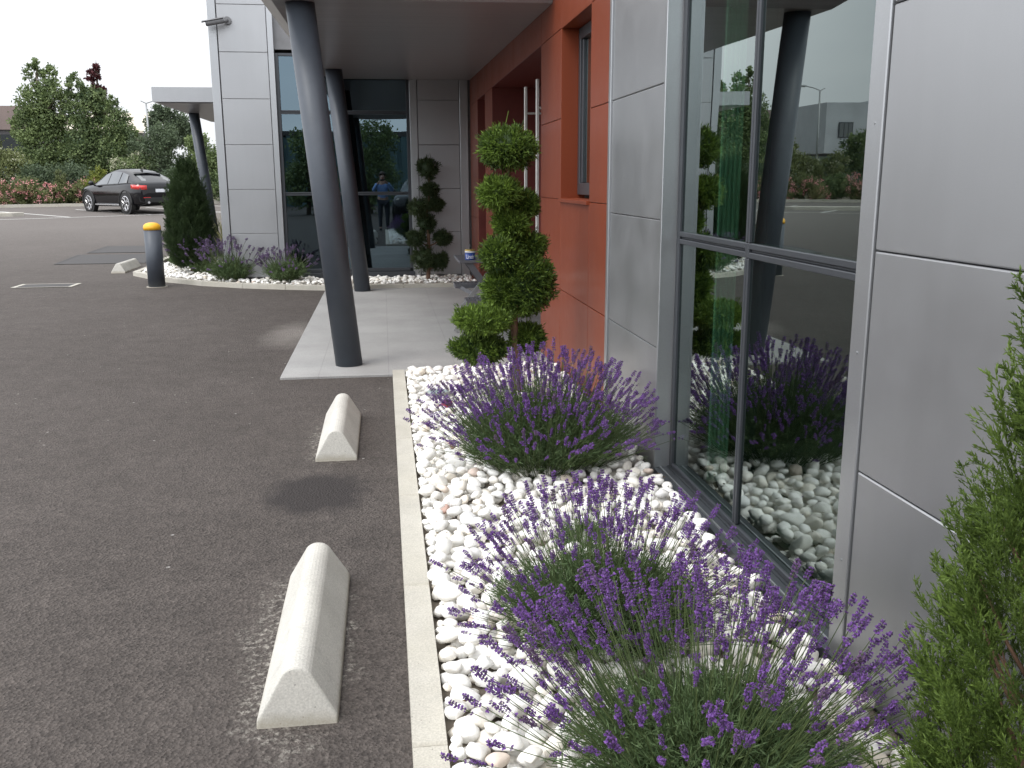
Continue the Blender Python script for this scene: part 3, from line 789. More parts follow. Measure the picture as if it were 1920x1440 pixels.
wheel_stop((-4.57, 16.85, 0), 1.15, "distant concrete wheel stop behind the yellow capped bollard")

# covers in the road
def cover(poly, label, rim):
    o = tag(empty("utility_cover", (poly[0][0], poly[0][1], gz(poly[0][1]))), label, "utility cover")
    ox, oy = poly[0]
    g = G(); P0 = [np.array([x - ox, y - oy]) for x, y in poly]; c = sum(P0) / 4
    inn = [p + (c - p) / np.linalg.norm(c - p) * .07 for p in P0]
    zz = [gz(p[1] + oy) - gz(oy) for p in inn]
    g.add([(p[0], p[1], z_ + .006) for p, z_ in zip(inn, zz)] + [(p[0], p[1], z_ - .01) for p, z_ in zip(inn, zz)], [(0, 1, 2, 3)] + [(k, 4 + k, 4 + (k + 1) % 4, (k + 1) % 4) for k in range(4)]); g.build("plate", M['drain'], o)
    g = G()
    V = [(p[0], p[1], gz(p[1] + oy) - gz(oy) + .009) for p in P0] + [(p[0], p[1], gz(p[1] + oy) - gz(oy) + .009) for p in inn]
    g.add(V, [(k, (k + 1) % 4, 4 + (k + 1) % 4, 4 + k) for k in range(4)])
    g.build("frame", rim, o)
cover([(-5.55, 14.72), (-4.68, 14.72), (-4.68, 15.22), (-5.55, 15.22)], "pale rimmed cover plate in the asphalt left of the bollard", M['kerb'])
cover([(-6.15, 18.45), (-4.50, 18.45), (-4.75, 20.25), (-6.25, 20.25)], "dark cover plate in the asphalt just beyond the far wheel stop", M['drain'])
cover([(-6.20, 20.6), (-4.80, 20.6), (-4.95, 22.2), (-6.20, 22.2)], "farther of the two dark cover plates beyond the far wheel stop", M['drain'])

# floodlights in the gravel and odd stones are placed below with the pebbles
# folding picnic table
tb = tag(empty("picnic_table", (1.02, 9.75, 0.02)), "grey folding picnic table with attached benches and crossed legs behind the topiary", "table")
def tpart(g, name, mat, sm=False): 
    o = g.build(name, mat, None, sm); o.data.transform(Matrix.Translation((-1.02, -9.75, -.02))); o.parent = tb; return o
g = G(); g.box(.74, 1.31, 9.42, 10.16, .725, .755); bevel(tpart(g, "tabletop", M['table']), .008)
for y0 in (8.76, 10.22):
    g = G(); g.box(.765, 1.30, y0, y0 + .27, .405, .412)
    for k in range(13): x = .77 + k * .041; g.box(x, x + .026, y0 + .01, y0 + .26, .4125, .424)
    g.box(.755, .7645, y0, y0 + .27, .385, .428); g.box(1.3005, 1.312, y0, y0 + .27, .385, .428); g.box(.765, 1.30, y0 - .008, y0 - .0005, .385, .428); g.box(.765, 1.30, y0 + .2705, y0 + .279, .385, .428)
    tpart(g, "bench", M['table'])
def strut(p, q, w=.02, h=.012):
    p, q = Vector(p), Vector(q); d = (q - p).normalized(); a = Vector((0, 1, 0)); a = (a - d * a.dot(d)).normalized(); b_ = d.cross(a)
    g = G(); V = [tuple(e + a * s1 * w + b_ * s2 * h) for e in (p, q) for s1, s2 in ((-1, -1), (1, -1), (1, 1), (-1, 1))]
    g.add(V, [(3, 2, 1, 0), (4, 5, 6, 7)] + [(k, (k + 1) % 4, 4 + (k + 1) % 4, 4 + k) for k in range(4)]); return g
for y in (9.47, 10.08):
    tpart(strut((.84, y, .735), (1.33, y, .035), .016, .03), "leg", M['table'])
    tpart(strut((1.24, y - .05, .735), (.69, y - .05, .035), .016, .022), "leg", M['alu'])
tpart(strut((.69, 9.42, .04), (.69, 10.03, .04), .015, .015), "foot_bar", M['alu'])
for s_, y in ((1, 9.0), (-1, 10.24)):
    tpart(strut((.80, y, .40), (1.04, 9.75 - s_ * .30, .28), .012, .02), "support_arm", M['table'])
    tpart(strut((1.25, y, .40), (1.05, 9.75 - s_ * .30, .28), .012, .02), "support_arm", M['table'])

# round tin with lettering on the table
tn = tag(empty("tin_canister", (.862, 9.52, .755)), "small round blue and white tin with black handle on the picnic table", "tin")
g = G(); g.lathe([(.052, 0), (.053, .004), (.053, .072)], 32); g.build("body", M['tinblue'], tn, True)
g = G(); g.lathe([(.0545, .072), (.0545, .088)], 32); g.build("white_band", M['tinwhite'], tn, True)
g = G(); g.lathe([(.055, .088), (.055, .100), (.046, .104), (.01, .106)], 32); g.build("lid", M['tingold'], tn, True)
g = G(); g.tube([(.003, 0, .10), (.003, 0, .158)], [.009, .010], 12); g.build("handle", M['black'], tn, True)
fc = bpy.data.curves.new("lettering", 'FONT'); fc.body = "Lindt"; fc.size = .060; fc.align_x = 'LEFT'; fc.extrude = 0.0; fc.resolution_u = 3
fo = bpy.data.objects.new("lettering", fc); COL.objects.link(fo)
dg = bpy.context.evaluated_depsgraph_get()
me = bpy.data.meshes.new_from_object(fo.evaluated_get(dg)); bpy.data.objects.remove(fo)
bm = bmesh.new(); bm.from_mesh(me); bmesh.ops.subdivide_edges(bm, edges=bm.edges, cuts=2)
for v in bm.verts:
    x, y = v.co.x * .70 - .049, v.co.y * 1.0 + .013
    th = -math.pi / 2 + x / .0535; v.co = Vector((.0540 * math.cos(th), .0540 * math.sin(th), y))
bm.to_mesh(me); bm.free(); me.materials.append(M['tinwhite'])
lo = bpy.data.objects.new("lettering", me); COL.objects.link(lo); lo.parent = tn

# ================================================================== PEBBLES
rng = np.random.default_rng(7)
def pebble_shape(sub, seed):
    r = np.random.default_rng(seed); V, F = ICO[sub]; V = V.copy()
    V *= (1 + 0.16 * sines(V, r, 1.5, 4) + 0.05 * sines(V, r, 3.5, 4))[:, None]
    for _ in range(9):
        n = unit(r.normal(size=3)); d = r.uniform(.55, .82); dt = V @ n; ov = np.maximum(0, dt - d); V -= np.outer(ov * .75, n)
    V *= np.array([1.0, r.uniform(.66, .9), r.uniform(.46, .68)])
    return V, F
NVAR = 16
SH3 = [pebble_shape(3, 100 + k) for k in range(NVAR)]
SH2 = [pebble_shape(2, 100 + k) for k in range(NVAR)]
def scatter(inside, bounds, n, rmin, rmax, zmax, z0, rng, avoid=()):
    cell = .08; grid = {}; outp = []
    for _ in range(n):
        x = rng.uniform(bounds[0], bounds[1]); y = rng.uniform(bounds[2], bounds[3]); r = rmin + (rmax - rmin) * rng.beta(1.6, 2.4)
        if not inside(x, y, r): continue
        if any((x - a) ** 2 + (y - b) ** 2 < (c + r) ** 2 for a, b, c in avoid): continue
        ix, iy = int(x // cell), int(y // cell); z = z0 + r * .35
        for i in (-2, -1, 0, 1, 2):
            for j in (-2, -1, 0, 1, 2):
                for (a, b, c, q) in grid.get((ix + i, iy + j), ()):
                    d2 = (x - a) ** 2 + (y - b) ** 2; s2 = ((r + q) * .80) ** 2
                    if d2 < s2: z = max(z, c + .66 * math.sqrt(s2 - d2))
        if z > zmax: continue
        grid.setdefault((ix, iy), []).append((x, y, z, r)); outp.append((x, y, z, r))
    return outp
flood_a = (.335, 6.32, .11); flood_b = (1.06, 1.80, .12)
bed = scatter(lambda x, y, r: ((.127 + r * .70 < x < XW - .02 - r * .8) and .9 < y < 7.31 - r * .8), (.13, XW, .9, 7.31), 34000, .027, .068, .106, .012, rng, (flood_a, flood_b))
bed += scatter(lambda x, y, r: .127 + r * .8 < x < .20 and 1.0 < y < 7.3, (.13, .20, 1.0, 7.3), 5000, .018, .030, .10, .030, rng, [(x, y, r * .55) for x, y, z, r in bed if x < .27])
Rinv = R.T
def px_of(x, y, z):
    c = Rinv @ np.array([x, y, z - H]); return 960 + FPX * c[0] / c[2], 720 - FPX * c[1] / c[2], c[2]
scored = []
for k, (x, y, z, r) in enumerate(bed):
    u, v, d = px_of(x, y, z); vis = -10 < u < 1930 and -10 < v < 1445
    # stones buried under others or under lavender cushions show little
    hid = any((x - a) ** 2 + (y - b) ** 2 < c * c for a, b, c in ((.80, 4.65, .30), (.67, 2.80, .20), (.75, 1.95, .22)))
    scored.append((vis and not hid and z > .030, r / max(d, .1), k))
scored.sort(key=lambda s: (not s[0], -s[1]))
single = [k for s0, s1, k in scored[:300]]
sset = set(single)
peb_mesh = []
for k in range(NVAR):
    g = G(); g.add(SH3[k][0], SH3[k][1], 0, 0.0); peb_mesh.append(g.mesh("pebble", M['pebble'], True))
for i, k in enumerate(single):
    x, y, z, r = bed[k]
    o = bpy.data.objects.new("pebble", peb_mesh[rng.integers(NVAR)]); COL.objects.link(o)
    o.location = (x, y, z); o.scale = (r, r, r); o.rotation_euler = (rng.normal() * .25, rng.normal() * .25, rng.uniform(0, 6.28))
    tag(o, "smooth white pebble loose in the gravel bed beside the parking kerb", "pebble", "white pebbles in the near bed")
def rotm(ax, ay, az):
    cx, sx, cy, sy, cz, sz = math.cos(ax), math.sin(ax), math.cos(ay), math.sin(ay), math.cos(az), math.sin(az)
    return np.array([[cz, -sz, 0], [sz, cz, 0], [0, 0, 1]]) @ np.array([[cy, 0, sy], [0, 1, 0], [-sy, 0, cy]]) @ np.array([[1, 0, 0], [0, cx, -sx], [0, sx, cx]])
def pebble_heap(lst, sh):
    g = G()
    for x, y, z, r in lst:
        V, F = sh[rng.integers(NVAR)]
        g.add((V * r) @ rotm(rng.normal() * .25, rng.normal() * .25, rng.uniform(0, 6.28)).T + np.array([x, y, z]), F, 0, rng.uniform())
    o = g.build("pebbles", M['pebble'], None, True); return tag(o, kind='stuff')
pebble_heap([b for k, b in enumerate(bed) if k not in sset], SH2)
def in2(x, y, r):
    if not (-4.1 + r < x < XW - r): return False
    if x > -2.42 and y > YF - r: return False
    pl = [(-4.1, 16.55), (-3.43, 15.48), (-2.7, 14.77), (-2.05, 14.34), (-1.42, 14.05), (-.84, 13.86), (XW, 13.82)]
    for (a, b), (c, d) in zip(pl[:-1], pl[1:]):
        if a <= x <= c: return y > b + (d - b) * (x - a) / (c - a) + r * .2
    return False
bed2 = scatter(in2, (-4.1, XW, 13.8, 18.0), 15000, .03, .06, .085, .012, rng)
pebble_heap(bed2, SH2)

# small stones fill the gaps between the big ones
fill = []
for _ in range(3600):
    x = rng.uniform(.145, XW - .03); y = rng.uniform(1.2, 7.28)
    if any((x - a_) ** 2 + (y - b_) ** 2 < (c_ + .02) ** 2 for a_, b_, c_ in (flood_a, flood_b)): continue
    fill.append((x, y, .022 + rng.uniform(0, .014), rng.uniform(.016, .030)))
pebble_heap(fill, SH2)

# floodlights and a red stone among the pebbles
def flood(loc, rz, label):
    r_ = tag(empty("floodlight", loc, rz), label, "floodlight")
    g = G(); g.box(-.075, .075, -.05, .05, .045, .10); bevel(g.build("housing", M['floodbody'], r_), .008)
    g = G(); g.box(-.062, .062, -.040, .040, .1005, .106); g.build("lamp_glass", M['floodglass'], r_)
    g = G(); g.box(-.02, .02, -.02, .02, -.01, .044); g.build("spike", M['floodbody'], r_)
flood((.335, 6.32, .012), .4, "small grey floodlight among the pebbles left of the big lavender")
flood((1.06, 1.80, .03), .9, "small floodlight with pale glass under the nearest lavender by the wall")
for (x, y, r, mt_, lb, rz) in ((.37, 6.03, .06, 'redstone', "dark red stone among white pebbles beside the big lavender", .3),
                              (.235, 4.02, .034, 'pinkstone', "pinkish brown stone between white pebbles by the kerb at the oil stain", 1.2),
                              (.33, 5.05, .03, 'pinkstone', "small reddish stone between white pebbles left of the big lavender", 2.2)):
    V, F = SH3[3]; g = G(); g.add(V * r, F); o = g.build("stone", M[mt_], None, True); o.location = (x, y, .085); o.rotation_euler = (.2, .1, rz)
    tag(o, lb, "stone")

# ================================================================== LAVENDER
def spike_variant(seed, whorls=None):
    """stem of length .40 along +z with a flower head of about .07 at its end"""
    r = np.random.default_rng(seed); g = G(); bend = r.uniform(.01, .11); ph = r.uniform(0, 6.28)
    def path(t): return np.array([bend * t * t * math.cos(ph), bend * t * t * math.sin(ph), .46 * t])
    g.tube([path(t) for t in (0, .3, .6, .84, 1.0)], [.0016, .0014, .0012, .0010, .0008], 4, 0, False, r.uniform())
    nw = whorls or r.integers(5, 9); t = 1.0
    O = np.array([(1, 0, 0), (-1, 0, 0), (0, 1, 0), (0, -1, 0), (0, 0, 1), (0, 0, -1)], float)
    OF = np.array([(0, 2, 4), (2, 1, 4), (1, 3, 4), (3, 0, 4), (2, 0, 5), (1, 2, 5), (3, 1, 5), (0, 3, 5)])
    for w in range(nw):
        f = w / max(1, nw - 1)
        sz = (.55 + .45 * math.sin(math.pi * min(1, .25 + f * .7)))
        t -= (.0185 if w < nw - 1 else .045)
        c = path(t); nf = r.integers(6, 9)
        for k in range(nf):
            a = 2 * math.pi * (k + r.uniform(-.3, .3)) / nf; d = np.array([math.cos(a), math.sin(a), r.uniform(.2, .7)])
            p = c + d * .0058 * sz * r.uniform(.7, 1.25)
            V = O * np.array([.0025, .0025, .0043]) * sz * r.uniform(.8, 1.25)
            V = V @ rotm(r.normal() * .6, r.normal() * .6, a).T + p
            g.add(V, OF, 1, float(np.clip(r.normal(.45, .25), 0, 1)))
        if r.uniform() < .8:         # an open corolla or two
            a = r.uniform(0, 6.28); d = np.array([math.cos(a), math.sin(a), .5]); P0 = c + d * .005 * sz
            VV, FF = kites(np.repeat(P0[None], 4, 0), unit(d + .8 * r.normal(size=(4, 3))), .0075, .006, r); g.add(VV, FF, 1, .95)
    if r.uniform() < .7:             # a pair of narrow leaves low on the stem
        P0 = np.repeat(path(r.uniform(.15, .5))[None], 2, 0); D0 = unit(np.array([[1, .2, 1.3], [-1, -.2, 1.3]])); VV, FF = kites(P0, D0, .03, .0035, r); g.add(VV, FF, 0, .6)
    return g
SPK = [spike_variant(500 + k) for k in range(14)]
SPK_MESH = [g.mesh("flower_spike", [M['lav_stem'], M['lav_flower']], False) for g in SPK]
def lavender(loc, rad, hgt, nleaf, nspk, smin, smax, spread, seed, label, nsolo=100, group=None, bias=(0, 0), scale=1.0, flower='lav_flower'):
    r = np.random.default_rng(seed)
    root = tag(empty("lavender_plant", loc), label, "lavender", group)
    # cushion of narrow leaves set on shoots
    ns = max(20, nleaf // 16); th = r.uniform(0, 2 * math.pi, ns); q = np.sqrt(r.uniform(0, 1, ns)) * rad * .62
    bx = np.stack([q * np.cos(th) * .55, q * np.sin(th) * .55, np.full(ns, .01)], 1)
    tip = np.stack([q * np.cos(th) * 1.45, q * np.sin(th) * 1.45, hgt * (1.02 - .55 * (q / (rad * .62)) ** 2) * r.uniform(.62, 1.0, ns)], 1)
    tip[:, :2] += r.normal(size=(ns, 2)) * rad * .07
    g = G(); k = nleaf // ns
    tt = r.uniform(.22, 1.0, (ns, k)); P = bx[:, None] + (tip - bx)[:, None] * tt[..., None]
    P[..., 2] += .03 * np.sin(tt * 3.1); ax = unit(tip - bx)[:, None]
    D = unit(ax * r.uniform(.35, 1.3, (ns, k, 1)) + r.normal(size=(ns, k, 3)) * .62)
    tn_ = np.clip(np.repeat(r.normal(.45, .16, (ns, 1)), k, 1) + r.normal(0, .13, (ns, k)), 0, 1)
    V, F = kites(P.reshape(-1, 3), D.reshape(-1, 3), r.uniform(.022, .048, ns * k) * scale, r.uniform(.0026, .0042, ns * k) * scale, r)
    V[:, 2] = np.maximum(V[:, 2], .004)
    g.add(V, F, 0, np.repeat(tn_.ravel(), 4))
    for i in range(0, ns, 2): g.tube([bx[i], bx[i] * .5 + tip[i] * .5 + [0, 0, .02], tip[i]], [.0022, .0016, .001], 3, 1, False, .4)
    g.build("foliage", [M['lav_leaf'], M['lav_stem']], root)
    # flower spikes
    items = []
    for i in range(nspk):
        a = r.uniform(0, 2 * math.pi); f = math.sqrt(r.uniform(0.0, 1))
        tilt = f * spread * r.uniform(.75, 1.1)
        d = np.array([math.cos(a) * math.sin(tilt) + bias[0], math.sin(a) * math.sin(tilt) + bias[1], math.cos(tilt)]); d = unit(d + r.normal(size=3) * .07)
        b = np.array([math.cos(a), math.sin(a), 0]) * rad * f * .55 + np.array([0, 0, hgt * .30 * (1 - f * .8) + .01])
        s = r.uniform(smin, smax) * (1.0 if f < .8 else .93) / .46
        items.append((b, d, s, r.integers(len(SPK)), r.uniform(0, 6.28)))
    # the spikes that show largest become parts of their own
    def dist(it): return -it[2] / np.linalg.norm(np.array(loc) + it[0] + it[1] * it[2] * .43 - np.array([0, 0, H]))
    items.sort(key=dist)
    for b, d, s, vi, tw in items[:nsolo]:
        o = bpy.data.objects.new("flower_spike", SPK_MESH[vi]); COL.objects.link(o); o.parent = root
        o.location = b; o.scale = (s * 1.0,) * 3 if scale == 1 else (s * scale, s * scale, s)
        o.rotation_mode = 'QUATERNION'; o.rotation_quaternion = Vector((0, 0, 1)).rotation_difference(Vector(d)) @ Quaternion((0, 0, 1), tw)
    if len(items) > nsolo:
        g = G()
        for b, d, s, vi, tw in items[nsolo:]:
            qm = np.array((Vector((0, 0, 1)).rotation_difference(Vector(d)) @ Quaternion((0, 0, 1), tw)).to_matrix())
            src = SPK[vi]; off = 0; Vs = np.concatenate(src.V).astype(float)
            Vs = (Vs * np.array([s * scale, s * scale, s])) @ qm.T + b
            base = g.n; g.V.append(Vs.astype(np.float32)); g.T.append(np.concatenate(src.T)); g.F += [f + base for f in src.F]; g.MI += src.MI; g.n += len(Vs)
        o = g.build("flower_spikes", [M['lav_stem'], M[flower]], root); tag(o, kind='stuff')
    return root
GL = "lavender plants in the near pebble bed"
lavender((.80, 4.68, .04), .56, .50, 30000, 760, .34, .56, .98, 1, "biggest lavender cushion with dense purple spikes beside the silver wall and window", group=GL)
lavender((.68, 2.80, .04), .42, .32, 22000, 380, .32, .48, 1.06, 2, "second lavender from the front, loose spikes over white pebbles below the window", group=GL)
lavender((.75, 1.98, .04), .42, .29, 20000, 470, .34, .54, 1.10, 3, "nearest lavender at the bottom edge with widely spread spikes beside the conifer", group=GL)
lavender((.77, 3.52, .04), .13, .16, 1300, 40, .16, .27, .75, 4, "smallest lavender, a short green tuft between two larger lavender plants", nsolo=40, group=GL)
GF = "lavender plants in the far gravel bed"
lavender((-2.35, 14.72, .04), .38, .42, 4200, 120, .42, .62, .80, 11, "upright lavender in front of the silver wing panels right of the column shaped conifer", nsolo=0, group=GF, flower='lav_shaded', scale=1.9)
lavender((-1.50, 14.38, .04), .36, .40, 4200, 105, .36, .52, .9, 12, "lavender by the tall glazing, left of the two leaning columns", nsolo=0, group=GF, flower='lav_shaded', scale=1.9)
lavender((-3.50, 17.2, .04), .34, .30, 2000, 80, .42, .60, .8, 13, "lavender half hidden behind the column shaped conifer", nsolo=0, group=GF, flower='lav_shaded', scale=2.0)
lavender((-2.95, 15.9, .04), .30, .30, 2000, 60, .42, .6, .8, 14, "lavender squeezed between the column shaped conifer and the wing corner", nsolo=0, group=GF, flower='lav_shaded', scale=2.0)

# fallen petals, bits of stem and dry leaves on the pebbles
r = np.random.default_rng(77); n_ = 420
P = np.stack([r.uniform(.16, 1.32, n_), r.uniform(1.6, 7.1, n_), np.full(n_, .0)], 1)
for i_ in range(n_):
    near = [(z + rr * .55) for x, y, z, rr in bed if abs(x - P[i_, 0]) < rr * .6 and abs(y - P[i_, 1]) < rr * .6]
    P[i_, 2] = max(near) if near else .03
g = G(); D = unit(np.concatenate([r.normal(size=(n_, 2)), r.normal(size=(n_, 1)) * .12], 1)); V, F = kites(P, D, r.uniform(.008, .03, n_), r.uniform(.004, .009, n_), r)
g.add(V[: 4 * 300], F[:300], 0, np.repeat(r.uniform(size=300), 4)); g.add(V[4 * 300:], F[:120], 1, .3)
tag(g.build("leaf_litter", [M['litter'], M['lav_flower']]), kind='stuff')

# ================================================================== TOPIARY
def clump(c, rx, rz, seed, mat, parent, n=3400, leaf=.040):
    r = np.random.default_rng(seed); g = G()
    V, F = ICO[3]; V = V * (1 + .10 * sines(V, r, 2.5, 5))[:, None]; rad = np.array([rx, rx * .95, rz])
    lump = np.random.default_rng(seed + 77)
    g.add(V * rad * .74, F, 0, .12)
    nt_ = n // 17; d = unit(r.normal(size=(nt_, 3)))
    k = np.array([sines(d, np.random.default_rng(seed + 5), 2.5, 5), sines(d, np.random.default_rng(seed + 6), 5.0, 5)])
    rr = (.86 + .13 * k[0] + .11 * k[1])[:, None]
    tc_ = d * rad * rr
    tufts = np.repeat(tc_, 17, 0) + r.normal(size=(nt_ * 17, 3)) * .013; nrm = np.repeat(unit(d / rad), 17, 0)
    tufts += nrm * np.repeat(r.normal(0, .012, (nt_, 1)), 17, 0)
    D = unit(nrm + r.normal(size=nrm.shape) * .62 + np.array([0, 0, .28]))
    tint = np.clip(np.repeat(r.normal(.45, .20, nt_), 17) + r.normal(0, .16, nt_ * 17), 0, 1)
    VV, FF = kites(tufts - nrm * .012, D, r.uniform(.6, 1.25, len(D)) * leaf, r.uniform(.007, .012, len(D)), r); g.add(VV, FF, 0, np.repeat(tint, 4))
    # a few long stray shoots
    ds = unit(r.normal(size=(22, 3)) + [0, 0, .4]); VV, FF = kites(ds * rad * .93, unit(ds + r.normal(size=ds.shape) * .3), leaf * 1.7, .007, r); g.add(VV, FF, 0, .9)
    g.build("foliage_clump", mat, parent, False, c)
def topiary(base, clumps, trunk, mat, seed, label, shoots=(), n=3400, leaf=.04):
    root = tag(empty("topiary_tree", base), label, "topiary")
    bx = Vector(base); g = G(); P = [Vector(p) - bx for p in trunk]
    # smooth out the trunk
    Q = []
    for i in range(len(P) - 1):
        for k in range(4): Q.append(P[i].lerp(P[i + 1], k / 4))
    Q.append(P[-1]); g.tube(Q, [.034 * (1 - .72 * i / len(Q)) for i in range(len(Q))], 10)
    for (x, y, z, rx, rz) in clumps:
        c = Vector((x, y, z)) - bx
        s_ = min(Q, key=lambda q: (q - c + Vector((0, 0, .1))).length)
        if (s_ - c).length > .06: g.tube([s_, s_.lerp(c, .5) + Vector((0, 0, -.015)), c], [.013, .010, .006], 7)
    g.build("trunk", M['thuja_wood'], root, True)
    for i, (x, y, z, rx, rz) in enumerate(clumps): clump(Vector((x, y, z)) - bx, rx, rz, seed + i, mat, root, n, leaf)
    if shoots:
        g = G()
        for p, q in shoots: g.tube([Vector(p) - bx, Vector(q) - bx], [.003, .0015], 5, 0, True, .95)
        g.build("stray_shoots", mat, root)
YT = 6.25; TY = YT / 6.7
def t1(x, z, rx, rz, dy=0): return (x * TY, YT + dy, 1.55 + (z - 1.55) * TY, rx * TY, rz * TY)
cl1 = [t1(.883, 1.767, .213, .155), t1(.815, 1.455, .150, .112, -.05), t1(1.005, 1.37, .10, .08, .06), t1(.905, 1.245, .120, .095), t1(.82, 1.03, .150, .115, -.05),
       t1(1.04, 1.075, .125, .085, .08), t1(1.025, .81, .20, .25, -.02), t1(.835, .755, .135, .165, .0), t1(.685, .565, .225, .092, -.08), t1(.665, .345, .205, .092, -.04), t1(1.03, .40, .125, .095, .05)]
topiary((.88, YT, .04), cl1, [(.88, YT, .03), (.88, YT, .35), (.86, YT, .62), (.89, YT, .88), (.86, YT, 1.15), (.84, YT, 1.42), (.825, YT, 1.75)], M['thuja'], 40,
        "tall bright green cloud pruned topiary behind the big lavender at the red wall",
        (((.80, YT, 1.86), (.83, YT, 1.99)), ((.89, YT, 1.86), (.86, YT, 1.94)), ((.77, YT, 1.85), (.765, YT, 1.91))), 7200, .034)
Y2 = 14.18; T2 = Y2 / 14.0
def t2(x, z, rx, rz, dy=0): return (x * T2, Y2 + dy, 1.55 + (z - 1.55) * T2, rx * T2, rz * T2)
cl2 = [t2(.663, 1.715, .150, .160), t2(.69, 1.41, .130, .095), t2(.525, 1.16, .165, .125), t2(.77, 1.20, .110, .09), t2(.62, .93, .13, .14), t2(.47, .705, .155, .115), t2(.86, .705, .14, .105),
       t2(.575, .40, .18, .19), t2(.80, .36, .14, .125)]
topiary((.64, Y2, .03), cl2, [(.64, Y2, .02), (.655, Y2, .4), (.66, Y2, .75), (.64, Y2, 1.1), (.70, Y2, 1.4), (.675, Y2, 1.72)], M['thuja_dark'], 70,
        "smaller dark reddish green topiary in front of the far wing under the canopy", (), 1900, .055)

# ================================================================== CONIFERS
def frond(seed):
    r = np.random.default_rng(seed); P = []; D = []; Ln = []; Wd = []; T = []
    def twig(p, d, L_, lev):
        n = max(3, int(L_ / .0095)); q = p.copy(); dd = d.copy()
        for i in range(n):
            f = i / n
            dd = unit(dd + r.normal(size=3) * .05 + np.array([0, 0, .05])); 
            P.append(q.copy()); D.append(dd.copy()); Ln.append(.017); Wd.append(.0044 if lev else .0054); T.append(.35 + .5 * f + r.normal() * .1)
            P.append(q.copy()); D.append(unit(dd + r.normal(size=3) * .35)); Ln.append(.0125); Wd.append(.0038); T.append(.3 + .5 * f + r.normal() * .1)
            if lev < 2 and i > 0 and r.uniform() < (.62 if lev == 0 else .40):
                side = unit(np.cross(dd, r.normal(size=3))); twig(q, unit(dd + side * r.uniform(.5, .85)), L_ * (1 - f) * r.uniform(.30, .55) + .014, lev + 1)
            q = q + dd * L_ / n
    twig(np.zeros(3), np.array([0, 0, 1.0]), .26, 0)
    V, F = kites(np.array(P), np.array(D), np.array(Ln), np.array(Wd), r)
    return V, F, np.repeat(np.clip(np.array(T), 0, 1), 4)
FR = [frond(900 + k) for k in range(8)]
def fronds(g, P, D, s, rng_, tadd=None):
    for i in range(len(P)):
        V, F, T = FR[rng_.integers(8)]
        qm = np.array((Vector((0, 0, 1)).rotation_difference(Vector(D[i])) @ Quaternion((0, 0, 1), rng_.uniform(0, 6.28))).to_matrix())
        g.add((V * s[i]) @ qm.T + P[i], F, 0, np.clip(T * .8 + (0 if tadd is None else tadd[i]), 0, 1))
def near_conifer():
    r = np.random.default_rng(21); n_top = 8; base = np.array([1.225, 1.47, .03])
    root = tag(empty("conifer_shrub", base), "bright green feathery conifer at the right edge against the silver wall", "conifer")
    g = G(); g.tube([(0, 0, 0), (.01, .02, .5), (.02, .02, 1.15)], [.022, .014, .005], 8); 
    tips = []
    for i in range(34):
        z = r.uniform(.05, .75); a = r.uniform(0, 6.28); L_ = r.uniform(.12, .24) * (1.1 - z * .5); e = np.array([min(math.cos(a) * L_ * .8, .09), math.sin(a) * L_ * .8, z + L_ * 1.1]); tips.append(e)
        g.tube([(0, .01, z), (e * .5 + np.array([0, 0, z * .5 - .02])), e], [.006, .004, .002], 5)
    g.build("stem", M['thuja_wood'], root, True)
    g = G(); n = 620
    z = r.beta(1.1, 1.5, n) * .98; a = r.uniform(0, 6.28, n)
    prof = np.interp(z, [0, .15, .45, .7, .9, 1.0], [.18, .215, .17, .10, .055, .025]); q = prof * np.sqrt(r.uniform(.15, 1, n))
    P = np.stack([np.minimum(q * np.cos(a), .10) + .01 * z, q * np.sin(a) * 1.0, z * 1.27], 1)
    D = unit(np.stack([np.minimum(np.cos(a), .1) * .5, np.sin(a) * .5, np.full(n, 1.0)], 1) + r.normal(size=(n, 3)) * .15)
    fronds(g, P, D, r.uniform(.40, .75, n), r, r.normal(0, .10, n))
    # long feathery leaders that stand out of the outline on the left
    L_ = [((-.10, .02, .55), (-.25, .05, 1)), ((-.07, .0, .80), (-.12, .1, 1)), ((-.15, 0, .35), (-.8, .1, .7)), ((-.17, .0, .22), (-.55, 0, 1)), ((-.12, .03, .42), (-.45, .1, 1)), ((0, 0, 1.05), (-.1, .1, 1)), ((.02, .02, 1.20), (-.05, 0, 1)),
          ((-.05, .05, .93), (-.3, .1, 1)), ((-.18, -.03, .12), (-.7, -.1, .9)), ((.0, .0, 1.26), (-.10, .05, 1)), ((.04, 0, 1.17), (-.02, .05, 1))]
    fronds(g, np.array([p for p, d in L_]), unit(np.array([d for p, d in L_], float)), np.array([1.05, 1.15, .75, .9, 1.0, 1.1, 1.2, 1.0, .8, 1.1, 1.1]), r, np.full(len(L_), .12))
    g.build("foliage", M['conifer'], root)
near_conifer()
